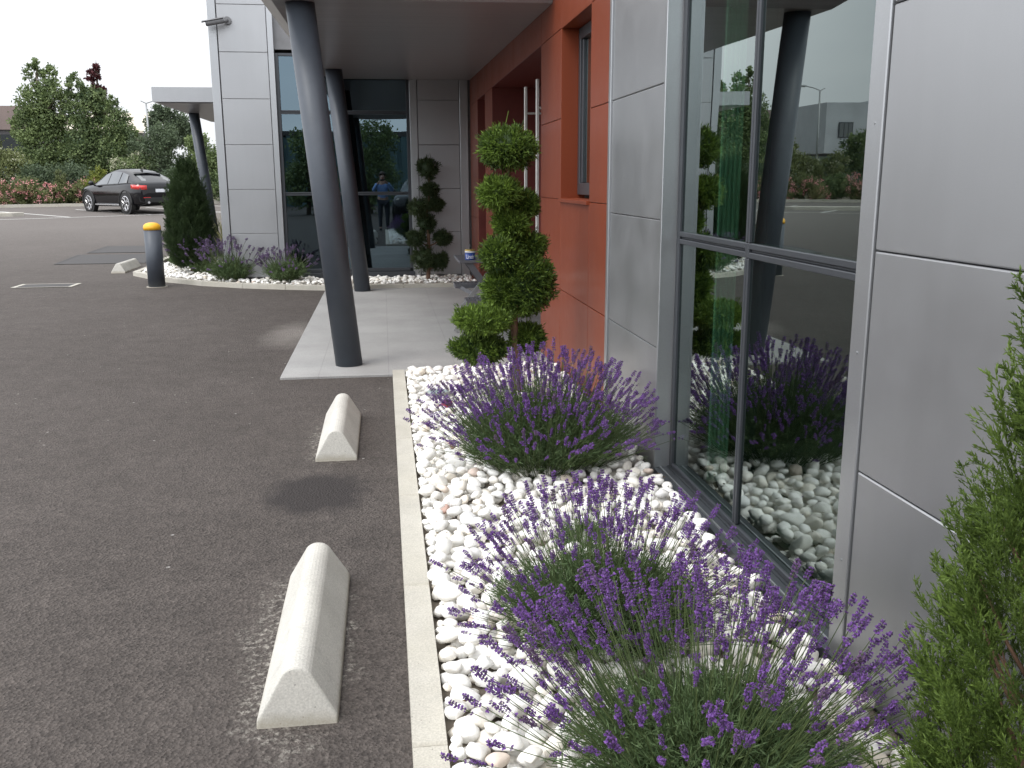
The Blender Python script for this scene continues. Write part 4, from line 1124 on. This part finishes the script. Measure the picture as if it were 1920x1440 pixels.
def far_conifer():
    r = np.random.default_rng(22); root = tag(empty("column_conifer", (-3.16, 16.0, .03)), "dark green column shaped conifer beside the bollard in the curved bed", "conifer")
    g = G(); g.tube([(0, 0, -.02), (0, 0, .5), (0, 0, 1.6)], [.035, .025, .006], 8); g.build("stem", M['thuja_wood'], root, True)
    g = G(); n = 1150; z = r.beta(1.15, 1.25, n); a = r.uniform(0, 6.28, n)
    prof = np.interp(z, [0, .08, .3, .55, .75, .92, 1.0], [.16, .27, .355, .30, .19, .075, .015]); q = prof * np.sqrt(r.uniform(.25, 1, n))
    P = np.stack([q * np.cos(a), q * np.sin(a), .05 + z * 1.68], 1); D = unit(np.stack([np.cos(a) * .35, np.sin(a) * .35, np.full(n, 1.0)], 1) + r.normal(size=(n, 3)) * .2)
    fronds(g, P, D, r.uniform(.75, 1.10, n), r, r.normal(0, .10, n) - .05)
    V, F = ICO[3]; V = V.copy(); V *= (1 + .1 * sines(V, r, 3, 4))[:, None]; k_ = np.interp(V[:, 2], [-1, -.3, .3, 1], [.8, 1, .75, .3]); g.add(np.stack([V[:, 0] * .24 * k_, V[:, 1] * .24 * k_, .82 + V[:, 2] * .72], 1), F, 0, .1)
    g.build("foliage", M['conifer_far'], root)
far_conifer()

# ================================================================== TREES AND SHRUBS
def crown(g, lobes, n, size, r, flat=0.0, mi=0, tbias=0.0):
    n = int(n * 1.9); size = size * .74
    """leaves in clusters through a few overlapping lobes"""
    vol = np.array([l[3] * l[4] * l[5] for l in lobes]); cnt = (n * vol ** .8 / np.sum(vol ** .8)).astype(int)
    for l, c in zip(lobes, cnt):
        nc = max(6, c // 34); d = unit(r.normal(size=(nc, 3))); rr = r.uniform(.25, 1.0, nc) ** .5
        rr *= 1 + .18 * sines(d, r, 3, 4)
        C = np.array(l[:3]) + d * rr[:, None] * np.array(l[3:6]) * .84
        k = max(1, c // nc); sp = min(l[3:6]) * .135
        P = np.repeat(C, k, 0) + r.normal(size=(nc * k, 3)) * sp
        D = unit(r.normal(size=P.shape) + np.repeat(d, k, 0) * .6 + np.array([0, 0, -.15]))
        t_ = np.clip(np.repeat(r.normal(.45 + tbias, .19, nc), k) + r.normal(0, .13, nc * k), 0, 1)
        V, F = kites(P, D, r.uniform(.7, 1.35, nc * k) * size, r.uniform(.5, .8, nc * k) * size, r, None); g.add(V, F, mi, np.repeat(t_, 4))
def tree(name, base, lobes, n, size, mat, seed, label, cat="tree", trunk=.09, group=None, th=None, blossom=None):
    r = np.random.default_rng(seed); root = tag(empty(name, base), label, cat, group)
    top = max(l[2] for l in lobes); g = G()
    g.tube([(0, 0, -.1), (r.normal() * .04, 0, top * .4), (r.normal() * .1, r.normal() * .1, top)], [trunk, trunk * .75, trunk * .2], 8)
    for l in lobes:
        for _ in range(3):
            e = np.array(l[:3]) + unit(r.normal(size=3)) * np.array(l[3:6]) * .7; z = max(.1, min(e[2] - .3 * np.hypot(e[0], e[1]) - .2, top * .8))
            g.tube([(0, 0, z), (e[0] * .5, e[1] * .5, (z + e[2]) * .5 - .05), e], [trunk * .4, trunk * .25, trunk * .08], 5)
    g.build("trunk" if cat == "tree" else "stem", M['bark'], root, True)
    g = G(); crown(g, lobes, n, size, r)
    mats = [M[mat]]
    if blossom:
        mats.append(M[blossom[0]]); crown(g, [(l[0], l[1], l[2] + l[5] * .12, l[3] * 1.05, l[4] * 1.05, l[5] * 1.05) for l in lobes], blossom[1], blossom[2], r, mi=1)
    g.build("crown" if cat == "tree" else "foliage", mats, root)
    return root
def bx(px, Y): return ((px - 717) / FPX * Y * 1.0, Y, gz(Y) + .02)     # a little helper that keeps the planting table short
# (planting plan: distance along the row and depth of each tree)
tree("broadleaf_tree", (-15.07, 46.0, .68), [(0, 0, 2.3, 1.35, 1.2, 1.6), (-.35, .1, 4.2, .95, .9, 1.15), (.55, -.1, 4.3, .85, .8, 1.25), (-.25, 0, 5.6, .42, .4, .75), (.5, 0, 5.5, .4, .4, .8), (-.95, 0, 3.2, .6, .6, .7)], 9000, .17, 'leaf_green', 201,
     "tallest bushy green tree left of the red topped maple", trunk=.10)
tree("broadleaf_tree", (-13.11, 45.5, .66), [(0, 0, 2.2, 1.25, 1.1, 1.7), (.1, 0, 3.9, .95, .9, 1.0), (-.3, 0, 4.9, .55, .5, .7), (.55, 0, 4.5, .6, .6, .6)], 7500, .17, 'leaf_green', 202,
     "green tree directly below the dark red maple crown", trunk=.09)
tree("maple_tree", (-13.30, 48.5, .72), [(0, 0, 4.9, .40, .4, .6), (-.12, 0, 5.7, .30, .3, .42), (.08, 0, 6.25, .18, .18, .36), (.1, 0, 4.2, .40, .4, .6)], 1500, .18, 'leaf_purple', 203,
     "dark red maple tree rising above the green trees", trunk=.07)
tree("broadleaf_tree", (-11.72, 45.0, .66), [(0, 0, 2.0, 1.0, .9, 1.4), (.1, 0, 3.3, .72, .7, .85), (-.1, 0, 4.1, .32, .3, .55), (.6, 0, 2.7, .5, .5, .6)], 5200, .16, 'leaf_green', 204,
     "lower green tree at the right end of the tall group left of the beige roof", trunk=.07)
tree("birch_tree", (-17.58, 46.5, .68), [(0, 0, 2.3, .50, .5, .9), (0, 0, 3.6, .33, .3, .7), (.02, 0, 4.55, .26, .26, .35)], 1500, .16, 'leaf_olive', 205, "thin young tree at the left edge before the brown warehouse", trunk=.05)
tree("broadleaf_tree", (-11.07, 52.0, .80), [(0, 0, 3.6, 1.1, 1.0, 1.0), (.9, 0, 3.2, .9, .9, .9), (-.2, 0, 4.3, .6, .6, .5)], 4200, .17, 'leaf_dark', 206, "round dark tree beside the far canopy fascia", trunk=.12)
tree("willow_tree", (-9.95, 44.0, .64), [(0, 0, 1.8, 1.2, 1.0, 1.1), (.5, 0, 2.8, .8, .8, .7), (-.7, 0, 2.5, .5, .5, .5)], 5200, .13, 'leaf_dark', 207, "grey green bushy tree behind the parked car and far canopy column", trunk=.07)
tree("broadleaf_tree", (-7.63, 43.8, .62), [(0, 0, 1.5, 1.1, 1.0, 1.3), (-.4, 0, 2.6, .6, .6, .5)], 4200, .15, 'leaf_green', 208, "fresh green tree seen between the far canopy column and the wing corner", trunk=.07)
tree("broadleaf_tree", (-5.21, 43.0, .60), [(0, 0, 1.8, 1.4, 1.0, 1.6), (0, 0, 3.1, .8, .8, .8)], 3000, .17, 'leaf_dark', 209, "dark tree mostly behind the wing corner", trunk=.07)
# trees at the left, seen mainly mirrored in the window
tree("broadleaf_tree", (-21.3, 45.0, .66), [(0, 0, 1.9, 1.5, 1.3, 1.3), (-.4, 0, 2.9, .9, .9, .7), (.6, 0, 2.6, .9, .9, .6)], 5200, .16, 'leaf_green', 210, "wide low tree in front of the grey building left of the view", trunk=.09)
tree("broadleaf_tree", (-23.8, 45.0, .66), [(0, 0, 1.8, 1.5, 1.3, 1.2), (.3, 0, 2.7, .8, .8, .7)], 4200, .16, 'leaf_dark', 211, "dark low tree farthest left along the planting strip", trunk=.09)
def shrub(name, base, lobes, n, size, mat, seed, label, group=None, blossom=None): return tree(name, base, lobes, n, size, mat, seed, label, "shrub", .03, group, None, blossom)
SG = "shrubs behind the rose bed"
shrub("flowering_shrub", (-18.41, 44.0, .64), [(0, 0, 1.0, 1.3, .9, 1.0), (.9, 0, 1.5, .7, .7, .7), (-.7, 0, 1.6, .6, .6, .6)], 5000, .12, 'leaf_olive', 220, "loose olive shrub with cream flower tips at the left edge", SG, ('blossom', 420, .10))
shrub("flowering_shrub", (-15.90, 43.6, .63), [(0, 0, 1.3, 1.1, .9, 1.1), (-.5, 0, 2.0, .6, .6, .5)], 4600, .12, 'leaf_olive', 221, "olive shrub with pale plumes left of the tallest tree", SG, ('blossom', 300, .10))
shrub("flowering_shrub", (-10.88, 43.6, .63), [(0, 0, 1.1, .9, .8, .9), (.5, 0, 1.6, .7, .7, .6), (-.4, 0, 1.5, .5, .5, .5)], 4200, .11, 'leaf_green', 222, "green shrub covered in cream blossom behind the parked car", SG, ('blossom', 1500, .10))
shrub("bushy_shrub", (-13.39, 43.0, .61), [(0, 0, .8, 1.2, .9, 1.1)], 3400, .13, 'leaf_dark', 223, "dark evergreen shrub under the tall green trees", SG)
shrub("bushy_shrub", (-14.69, 43.0, .61), [(0, 0, .8, 1.1, .9, 1.0)], 3200, .13, 'leaf_dark', 224, "dark rounded shrub below the tallest tree", SG)
shrub("dwarf_conifer", (-11.86, 42.0, .59), [(0, 0, .65, .75, .6, .55), (.05, 0, 1.15, .38, .35, .45)], 2600, .10, 'leaf_yellow', 225, "yellow green dwarf conifer just left of the parked car", SG)
shrub("dwarf_conifer", (-13.30, 41.9, .58), [(0, 0, .55, .6, .5, .5), (0, 0, 1.05, .28, .3, .45)], 2000, .10, 'leaf_olive', 226, "pointed olive dwarf conifer behind the pink roses", SG)
shrub("bushy_shrub", (-14.60, 41.6, .58), [(0, 0, .6, .8, .6, .6)], 2200, .10, 'leaf_olive', 227, "low olive shrub behind the middle of the rose bed", SG)
shrub("bushy_shrub", (-16.00, 41.2, .57), [(0, 0, .65, .9, .6, .65)], 2400, .10, 'leaf_olive', 228, "broad low shrub behind the left part of the rose bed", SG)
shrub("bushy_shrub", (-10.51, 42.4, .59), [(0, 0, .7, .8, .6, .7)], 2200, .11, 'leaf_yellow', 229, "reddish yellow shrub directly behind the car roof", SG)
shrub("bushy_shrub", (-8.74, 42.7, .59), [(0, 0, .8, 1.0, .7, .9)], 2800, .12, 'leaf_dark', 230, "dark shrub between the car and the column shaped conifer", SG)
shrub("bushy_shrub", (-6.79, 42.9, .60), [(0, 0, .7, 1.0, .7, .8)], 2600, .12, 'leaf_green', 231, "green shrub at the foot of the far canopy column", SG)
shrub("bushy_shrub", (-22.2, 42.0, .58), [(0, 0, .6, 1.1, .7, .6)], 2400, .12, 'leaf_olive', 232, "low olive shrub left of the view in front of the fence", SG)
shrub("bushy_shrub", (-17.86, 41.4, .57), [(0, 0, .6, .9, .7, .6)], 2400, .12, 'leaf_green', 233, "low green shrub at the left end of the roses", SG)
# rose bed: one mass of leaves and pink blossom
r = np.random.default_rng(300); g = G(); lob = []
for i in range(46):
    x = r.uniform(-19.5, -10.9); y = backline(x) + r.uniform(.35, 1.0); lob.append((x, y, gz(y) + r.uniform(.2, .75), r.uniform(.45, .7), r.uniform(.35, .5), r.uniform(.35, .6)))
crown(g, lob, 11000, .085, r)
pk = [(a, b - .1, c + .10, d * 1.05, e, f * 1.05) for a, b, c, d, e, f in lob]
crown(g, pk, 2600, .085, r, mi=1)
tag(g.build("rose_bed", [M['leaf_olive'], M['rose']]), kind='stuff')
# ornamental grasses
def grass(base, n, hh, spread, seed, label, group, mat='grassblade'):
    r = np.random.default_rng(seed); g = G(); a = r.uniform(0, 6.28, n); til = np.abs(r.normal(0, spread, n))
    D = unit(np.stack([np.cos(a) * np.sin(til), np.sin(a) * np.sin(til), np.cos(til)], 1)); P = np.stack([np.cos(a), np.sin(a), np.zeros(n)], 1) * .12 * r.uniform(0, 1, (n, 1))
    V, F = kites(P, D, r.uniform(.5, 1, n) * hh, .022, r); g.add(V, F, 0, np.repeat(r.uniform(size=n), 4))
    o = g.build("grass_clump", M[mat]); o.location = base; tag(o, label, "grass", group)
GG = "ornamental grass clumps"
for i, (x, y, lb) in enumerate(((-14.6, 39.4, 0), (-16.5, 40.6, "dry grass clump at the kerb left of the roses"), (-18.4, 40.3, "dry grass clump second left of the roses"), (-20.2, 39.8, "dry grass clump third left of the roses"), (-22.0, 39.3, "dry grass clump before the low shrub at far left"))):
    if lb: grass((x, y, gz(y) + .05), 320, .95, .5, 310 + i, lb, GG)
grass((-3.0, 19.2, gz(19.2) + .02), 220, 1.0, .28, 320, "tall grass clump behind the column shaped conifer by the far canopy", GG)
grass((-2.85, 21.2, gz(21.2) + .02), 200, 1.1, .28, 321, "grass clump at the side of the wing under the far canopy", GG)

# ================================================================== OTHER BUILDINGS
wh = tag(empty("warehouse", (-36, 78, .9)), "low brown flat roofed warehouse behind the trees at the left edge", "building")
g = G(); g.box(-12, 9.2, 0, 20, 4.55, 6.3); g.build("roof_band", M['brownwall'], wh)
g = G(); g.box(-11.8, 9.0, .2, 19.8, 0, 4.55); g.build("wall", M['darkwall'], wh)
for k in range(5):
    g = G(); g.box(-9 + k * 4, -7.2 + k * 4, .12, .19, 3.0, 4.2); g.build("window", M['carglass'], wh)
sh = tag(empty("shed", (-19.0, 70, .9)), "low building with a pale beige roof between the green trees", "building")
g = G(); g.add([(-3, 0, 4.1), (2.6, 0, 4.1), (2.6, 7, 5.75), (-3, 7, 5.75), (-3, 0, 3.95), (2.6, 0, 3.95)], [(0, 1, 2, 3), (4, 5, 1, 0)]); g.build("roof", M['beigeroof'], sh)
g = G(); g.box(-2.8, 2.4, .2, 7, 0, 4.0); g.build("wall", M['darkwall'], sh)
gb = tag(empty("grey_building", (-31.2, 60, .9)), "two storey pale grey flat roofed building left of the brown warehouse", "building")
g = G(); g.box(-6, 5.0, 0, 9, 2.3, 5.55); g.box(-6, -.5, .3, 9, 0, 2.3); g.box(-5.9, 1.5, -.02, 9, 5.55, 5.75); g.build("wall", M['greywall'], gb)
g = G(); g.box(-5.5, -1.0, -.6, -.02, 3.2, 4.4); g.build("brown_bay", M['brownwall'], gb)
for x in (3.2, .9):
    g = G(); g.box(x, x + .95, -.05, -.001, 3.3, 4.3); o = g.build("window", M['frame'], gb)
    for k in range(3):
        g = G(); g.box(x + .06 + k * .29, x + .31 + k * .29, -.07, -.051, 3.36, 4.24); g.build("pane", M['carglass'], o)
tw = tag(empty("teal_hall", (0, -30, 0)), "long teal corrugated metal hall behind the photographer", "building")
g = G()
for k in range(70): x = -26 + k * .7; g.box(x, x + .45, 0, .12, 0, 4.2)
g.box(-26, 23, -.02 - 12, -.001, 0, 4.1); g.build("wall", M['tealwall'], tw)
g = G(); g.box(-26.2, 23.2, -12, .15, 4.2, 4.5); g.build("roof", M['darkwall'], tw)
for i, (x, y, s_) in enumerate(((-3.4, -14.5, 1.0), (-.6, -16, 1.1), (9.5, -15, .95))):
    tree("broadleaf_tree", (x, y, 0), [(0, 0, 1.6 * s_, 1.5 * s_, 1.3, 1.5 * s_), (.3, 0, 3.1 * s_, 1.1 * s_, 1, 1.0 * s_)], 3600, .19, 'leaf_green', 330 + i,
         ["leftmost green tree before the teal hall", "middle green tree before the teal hall", "rightmost green tree before the teal hall"][i], trunk=.1)
# fence and lamps
fe = tag(empty("palisade_fence", (-25, 50.0, .75)), "green steel palisade fence in front of the grey building", "fence")
g = G()
for k in range(92): x = k * .13 - 2.5; g.box(x, x + .06, 0, .02, .05, 2.0)
g.build("pickets", M['tealwall'], fe)
g = G(); g.box(-2.5, 9.5, .021, .06, .4, .46); g.box(-2.5, 9.5, .021, .06, 1.6, 1.66); g.build("rails", M['tealwall'], fe)
for k in range(5):
    g = G(); g.box(-2.5 + k * 2.9, -2.4 + k * 2.9, .061, .15, 0, 2.05); g.build("post", M['tealwall'], fe)
def lamp(base, hh, rz, label):
    l_ = tag(empty("street_lamp", base, rz), label, "street lamp", "street lamps")
    g = G(); g.tube([(0, 0, 0), (0, 0, hh * .5), (0, 0, hh)], [.07, .055, .04], 10); g.build("pole", M['lampmetal'], l_, True)
    g = G(); g.tube([(-.25, 0, hh + .12), (0, 0, hh), (.4, 0, hh + .14), (.85, 0, hh + .2)], .025, 8); g.build("arm", M['lampmetal'], l_, True)
    g = G(); g.box(.8, 1.5, -.11, .11, hh + .15, hh + .25); bevel(g.build("lamp_head", M['lampmetal'], l_), .03)
lamp((-19.1, 46.2, .68), 5.2, 0.0, "street lamp beside the grey building at the left")
lamp((-11.6, 50.5, .76), 4.6, 0.4, "thin street lamp half hidden in trees near the far canopy")

# ================================================================== CAR
def make_car(loc, rz, label):
    c = tag(empty("parked_car", loc, rz), label, "car")        # +x is forward, wheels on z = 0
    st = [ # x, z_low, z_belt, z_roof, half width low, half width belt, half width roof
        (2.42, .42, .66, .70, .62, .66, .58), (2.36, .30, .80, .86, .78, .82, .66), (2.10, .26, .90, 1.00, .90, .93, .74), (1.70, .25, .97, 1.07, .95, .97, .80), (1.20, .25, 1.01, 1.13, .955, .975, .82),
        (.95, .25, 1.03, 1.18, .955, .975, .80), (.40, .25, 1.05, 1.52, .955, .975, .66), (.0, .25, 1.06, 1.64, .955, .975, .62), (-.5, .25, 1.07, 1.69, .955, .975, .61), (-1.0, .25, 1.09, 1.63, .96, .98, .61),
        (-1.5, .25, 1.12, 1.48, .965, .985, .62), (-1.95, .28, 1.13, 1.29, .95, .965, .66), (-2.25, .32, 1.13, 1.17, .90, .92, .72), (-2.42, .38, 1.02, 1.08, .84, .86, .74), (-2.46, .45, .86, .90, .78, .80, .70)]
    prof = lambda s: [(0, s[1]), (s[4] * .8, s[1]), (s[4], s[1] + .10), (s[4] * 1.005, (s[1] + s[2]) * .5), (s[5], s[2] - .10), (s[5] * .965, s[2]), (s[6] + (s[5] * .965 - s[6]) * .12, s[3] - (s[3] - s[2]) * .10), (s[6] * .8, s[3]), (0, s[3] + .015)]
    g = G(); V = []; K = 17
    for s in st:
        p = prof(s); full = [(y, z) for y, z in p] + [(-y, z) for y, z in p[-2:0:-1]]
        V += [(s[0], y, z) for y, z in full]
    K = len(V) // len(st)
    F = [(i * K + j, i * K + (j + 1) % K, (i + 1) * K + (j + 1) % K, (i + 1) * K + j) for i in range(len(st) - 1) for j in range(K)]
    F += [tuple(range(K)), tuple(range(len(st) * K - 1, (len(st) - 1) * K - 1, -1))]
    g.add(V, F); body = g.build("body", M['carpaint'], c, True)
    bm = bmesh.new(); bm.from_mesh(body.data); bmesh.ops.recalc_face_normals(bm, faces=bm.faces); bm.to_mesh(body.data); bm.free()
    def interp(x, col): return np.interp(-x, [-s[0] for s in st], [s[col] for s in st])
    def sidepanel(x0, x1, f0, f1, n=5, off=.008, sgn=1):
        """strip on the flank of the greenhouse between belt (0) and roof edge (1)"""
        rows = []
        for k in range(n + 1):
            xa = x0[0] + (x1[0] - x0[0]) * k / n; xb = x0[1] + (x1[1] - x0[1]) * k / n
            for x, f in ((xa, f0), (xb, f1)):
                yb, zb = interp(x, 5) * .965, interp(x, 2); yr = interp(x, 6) + (yb - interp(x, 6)) * .12; zr = interp(x, 3) - (interp(x, 3) - zb) * .10
                rows.append((x, sgn * (yb + (yr - yb) * f + off), zb + (zr - zb) * f + off * .5))
        F = [(2 * k, 2 * k + 2, 2 * k + 3, 2 * k + 1) for k in range(n)]
        return rows, F
    for sgn in (1, -1):
        for x0, x1 in (((.82, .28), (-.10, -.10)), ((-.16, -.16), (-.95, -.90)), ((-1.02, -.97), (-1.62, -1.38))):
            g = G(); V, F = sidepanel(x0, x1, .06, .90, sgn=sgn); g.add(V, F); g.build("side_window", M['carglass'], c, True)
        g = G(); V, F = sidepanel((.95, .95), (-1.9, -1.9), -.02, .035, 10, .012, sgn); g.add(V, F); g.build("chrome_strip", M['carblack'], c)
        g = G(); g.tube([(.92, sgn * .93, 1.06), (.86, sgn * 1.06, 1.12)], [.03, .03], 8); g.lathe([(.02, -.09), (.085, -.06), (.10, 0), (.085, .06), (.02, .09)], 12, (.86, sgn * 1.10, 1.14)); g.build("wing_mirror", M['carpaint'], c, True)
        # tail lamp wraps round the corner
        g = G(); pts = [(-1.98, .955, 1.00), (-2.16, .945, .99), (-2.32, .89, .98), (-2.42, .78, .97), (-2.455, .60, .97)]
        V = [(x - .012, sgn * (y + .012), z + dz) for x, y, z in pts for dz in (-.075, .085)]
        g.add(V, [(2 * k, 2 * k + 2, 2 * k + 3, 2 * k + 1) for k in range(4)]); o = g.build("tail_light", M['redlamp'], c, True); md = o.modifiers.new('s', 'SOLIDIFY'); md.thickness = .05; md.offset = 0
        g = G(); g.box(-.95, .95, sgn * .94 - .03, sgn * .94 + .03, .30, .345); g.build("sill_trim", M['rim'], c)
        g = G(); g.tube([(-2.40, sgn * .58, .42), (-2.50, sgn * .58, .42)], .045, 14); g.build("exhaust_pipe", M['rim'], c)
        g = G(); g.box(-2.47, -2.44, sgn * .62 - .14, sgn * .62 + .14, .585, .615); g.build("reflector", M['redlamp'], c)
        for x in (1.46, -1.47):
            g = G(); arch = [(x + .47 * math.cos(t), sgn * .965, .40 + .47 * math.sin(t)) for t in np.linspace(-.15, math.pi + .15, 15)]
            g.tube(arch, .035, 6); g.build("wheel_arch", M['carblack'], c, True)
            g = G(); g.tube([(x, sgn * .80, .39), (x, sgn * .972, .39)], .45, 28); g.build("wheel_well", M['carblack'], c)
            wv = empty("wheel", (x, sgn * .86, .375)); wv.parent = c; 
            g = G(); prof_ = [(.29, -.12), (.35, -.125), (.375, -.09), (.375, .09), (.35, .125), (.27, .118)]
            g.lathe(prof_, 32); o = g.build("tyre", M['tyre'], wv, True); o.data.transform(Matrix.Rotation(RAD(-90 * sgn), 4, 'X'))
            g = G(); g.lathe([(.285, .02), (.285, .125), (.262, .128), (.255, .05)], 32); g.lathe([(.07, .05), (.065, .105), (.02, .11)], 16)
            for k in range(5):
                a0 = 2 * math.pi * k / 5
                def pt(rr, a): return (rr * math.cos(a), rr * math.sin(a))
                A, B_ = pt(.05, a0), pt(.15, a0); g.tube([(*A, .10), (*B_, .105)], .032, 6)
                for da in (-.36, .36): C_ = pt(.262, a0 + da); g.tube([(*B_, .105), (*C_, .115)], [.028, .022], 6)
            o = g.build("rim", M['rim'], wv, False); o.data.transform(Matrix.Rotation(RAD(-90 * sgn), 4, 'X'))
    # rear window and windscreen lie on the roof surface
    def top(x, f): 
        return (x, f * interp(x, 6) * .86, interp(x, 3) + .012 - .012 * abs(f))
    for nm, xs_ in (("rear_window", np.linspace(-1.50, -2.12, 7)), ("windscreen", np.linspace(.98, .28, 6))):
        g = G(); V = [top(x, f) for x in xs_ for f in np.linspace(-1, 1, 7)]; F = [(i * 7 + j, i * 7 + j + 1, i * 7 + 8 + j, i * 7 + 7 + j) for i in range(len(xs_) - 1) for j in range(6)]
        if nm == "rear_window": F = [f[::-1] for f in F]
        g.add(V, F); g.build(nm, M['carglass'], c, True)
    g = G(); g.box(-1.56, -1.44, -.55, .55, 1.51, 1.53); bevel(g.build("roof_spoiler", M['carblack'], c), .01)
    g = G(); g.add([(-1.0, -.02, 1.635), (-1.0, .02, 1.635), (-1.18, .02, 1.58), (-1.18, -.02, 1.58), (-1.16, 0, 1.69)], [(0, 1, 4), (1, 2, 4), (2, 3, 4), (3, 0, 4)]); g.build("roof_antenna", M['carblack'], c)
    g = G(); g.box(-2.49, -2.465, -.26, .26, .80, .92); g.build("number_plate", M['plate'], c)
    g = G(); g.box(-2.48, -2.40, -.72, .72, .42, .60); bevel(g.build("rear_bumper", M['carblack'], c), .02)
    return c
a = math.atan2(.69, -.72)
car1 = make_car((-9.30, 36.75, gz(36.6) - .01), math.atan2(.74, -.67), "black sporty off road car with red tail lights in the parking bay by the roses")
car1.scale = (.93, .93, .93)
make_car((1.6, -8.0, 0.0), RAD(100), "black car parked behind the photographer before the teal hall")

# ================================================================== PHOTOGRAPHER (seen mirrored in the far glazing)
def skin_mesh(name, verts, edges, radii, mat, parent, sub=2, root=0):
    me = bpy.data.meshes.new(name); me.from_pydata(verts, edges, []); o = bpy.data.objects.new(name, me); COL.objects.link(o)
    md = o.modifiers.new("skin", 'SKIN'); md.use_smooth_shade = True
    sv = me.skin_vertices[0].data
    for i, rr in enumerate(radii): sv[i].radius = rr if hasattr(rr, '__len__') else (rr, rr)
    sv[root].use_root = True
    o.modifiers.new("sub", 'SUBSURF').levels = sub; o.modifiers["sub"].render_levels = sub
    dgx = bpy.context.evaluated_depsgraph_get(); me2 = bpy.data.meshes.new_from_object(o.evaluated_get(dgx)); bpy.data.objects.remove(o)
    me2.materials.clear(); me2.materials.append(mat)
    for p in me2.polygons: p.use_smooth = True
    o = bpy.data.objects.new(name, me2); COL.objects.link(o); o.parent = parent; return o
pr = tag(empty("person", (0.0, -.42, 0)), "photographer in light blue shirt and dark trousers holding up a phone", "person")
SV = [(0, 0, .95), (0, 0, 1.12), (0, -.01, 1.30), (0, -.01, 1.42), (0, 0, 1.50), (0, .02, 1.60), (0, .02, 1.72),
      (.17, -.01, 1.40), (.29, .10, 1.22), (.13, .29, 1.45), (-.17, -.01, 1.40), (-.29, .10, 1.22), (-.13, .29, 1.45),
      (.09, 0, .88), (.11, .01, .50), (.12, -.02, .09), (.13, .14, .03), (-.09, 0, .88), (-.11, .01, .50), (-.12, -.02, .09), (-.13, .14, .03),
      (.09, .345, 1.50), (-.09, .345, 1.50)]
SE = [(0, 1), (1, 2), (2, 3), (3, 4), (4, 5), (5, 6), (3, 7), (7, 8), (8, 9), (3, 10), (10, 11), (11, 12), (0, 13), (13, 14), (14, 15), (15, 16), (0, 17), (17, 18), (18, 19), (19, 20), (9, 21), (12, 22)]
SR = [(.15, .11), (.145, .105), (.165, .115), (.11, .08), .055, (.078, .095), (.07, .085), .062, .046, .030, .062, .046, .030, .088, .062, .042, .035, .088, .062, .042, .035, (.036, .016), (.036, .016)]
nv = len(SV)
for sx, h0 in ((1, 21), (-1, 22)):       # four fingers and a thumb on each hand, closed on the phone's edges
    hp = np.array(SV[h0])
    for k in range(4):
        b = len(SV); z0 = hp[2] + .03 - k * .019; ln = (.030, .034, .032, .026)[k]
        SV += [(hp[0] - sx * .004, hp[1] + .030, z0), (hp[0] - sx * (.012 + ln * .4), hp[1] + .046, z0 + .002), (hp[0] - sx * (.018 + ln), hp[1] + .040, z0 + .002)]
        SE += [(h0, b), (b, b + 1), (b + 1, b + 2)]; SR += [.0095, .0088, .0075]
    b = len(SV); SV += [(hp[0] - sx * .012, hp[1] - .004, hp[2] - .035), (hp[0] - sx * .030, hp[1] + .012, hp[2] - .018)]; SE += [(h0, b), (b, b + 1)]; SR += [.012, .009]
bodyo = skin_mesh("body", SV, SE, SR, M['skin'], pr, 1)
sh_i = [0, 1, 2, 3, 7, 8, 9, 10, 11, 12]; mp_ = {v: i for i, v in enumerate(sh_i)}
skin_mesh("shirt", [SV[i] for i in sh_i], [(mp_[a], mp_[b]) for a, b in SE if a in mp_ and b in mp_], [tuple(np.array(SR[i] if hasattr(SR[i], '__len__') else (SR[i],) * 2) + .016) for i in sh_i], M['shirt'], pr)
tr_i = [0, 13, 14, 15, 17, 18, 19]; mp_ = {v: i for i, v in enumerate(tr_i)}
skin_mesh("trousers", [SV[i] for i in tr_i], [(mp_[a], mp_[b]) for a, b in SE if a in mp_ and b in mp_], [tuple(np.array(SR[i] if hasattr(SR[i], '__len__') else (SR[i],) * 2) + .014) for i in tr_i], M['trouser'], pr)
for sx in (1, -1):
    g = G(); V, F = ICO[3]; V = V * np.array([.05, .14, .05]) + np.array([.125 * sx, .06, .045]); V[:, 2] = np.maximum(V[:, 2], 0.002); g.add(V, F); g.build("shoe", M['black'], pr, True)
    g = G(); V, F = ICO[2]; g.add(V * .011 + np.array([.032 * sx, .112, 1.665]), F, 0); g.build("eye", M['tinwhite'], pr, True)
    g = G(); V, F = ICO[2]; g.add(V * np.array([.012, .022, .032]) + np.array([.083 * sx, .015, 1.655]), F); g.build("ear", M['skin'], pr, True)
g = G(); V, F = ICO[2]; g.add(V * np.array([.014, .022, .028]) + np.array([0, .122, 1.635]), F); g.build("nose", M['skin'], pr, True)
g = G(); V, F = ICO[2]; g.add(V * np.array([.026, .008, .008]) + np.array([0, .105, 1.590]), F); g.build("mouth", M['redstone'], pr, True)
g = G(); V, F = ICO[3]; V = V * np.array([.092, .108, .10]) + np.array([0, -.002, 1.71]); g.add(V[:, :], F); ho = g.build("hair", M['hair'], pr, True)
bm = bmesh.new(); bm.from_mesh(ho.data); bmesh.ops.delete(bm, geom=[v for v in bm.verts if v.co.z < 1.60 or (v.co.y > .055 and v.co.z < 1.725)], context='VERTS'); bm.to_mesh(ho.data); bm.free()
ph = G(); ph.box(-.062, .062, -.052, -.043, 1.515, 1.575); bevel(tag(ph.build("phone", M['black']), "black phone held up in both hands by the photographer", "phone"), .003)
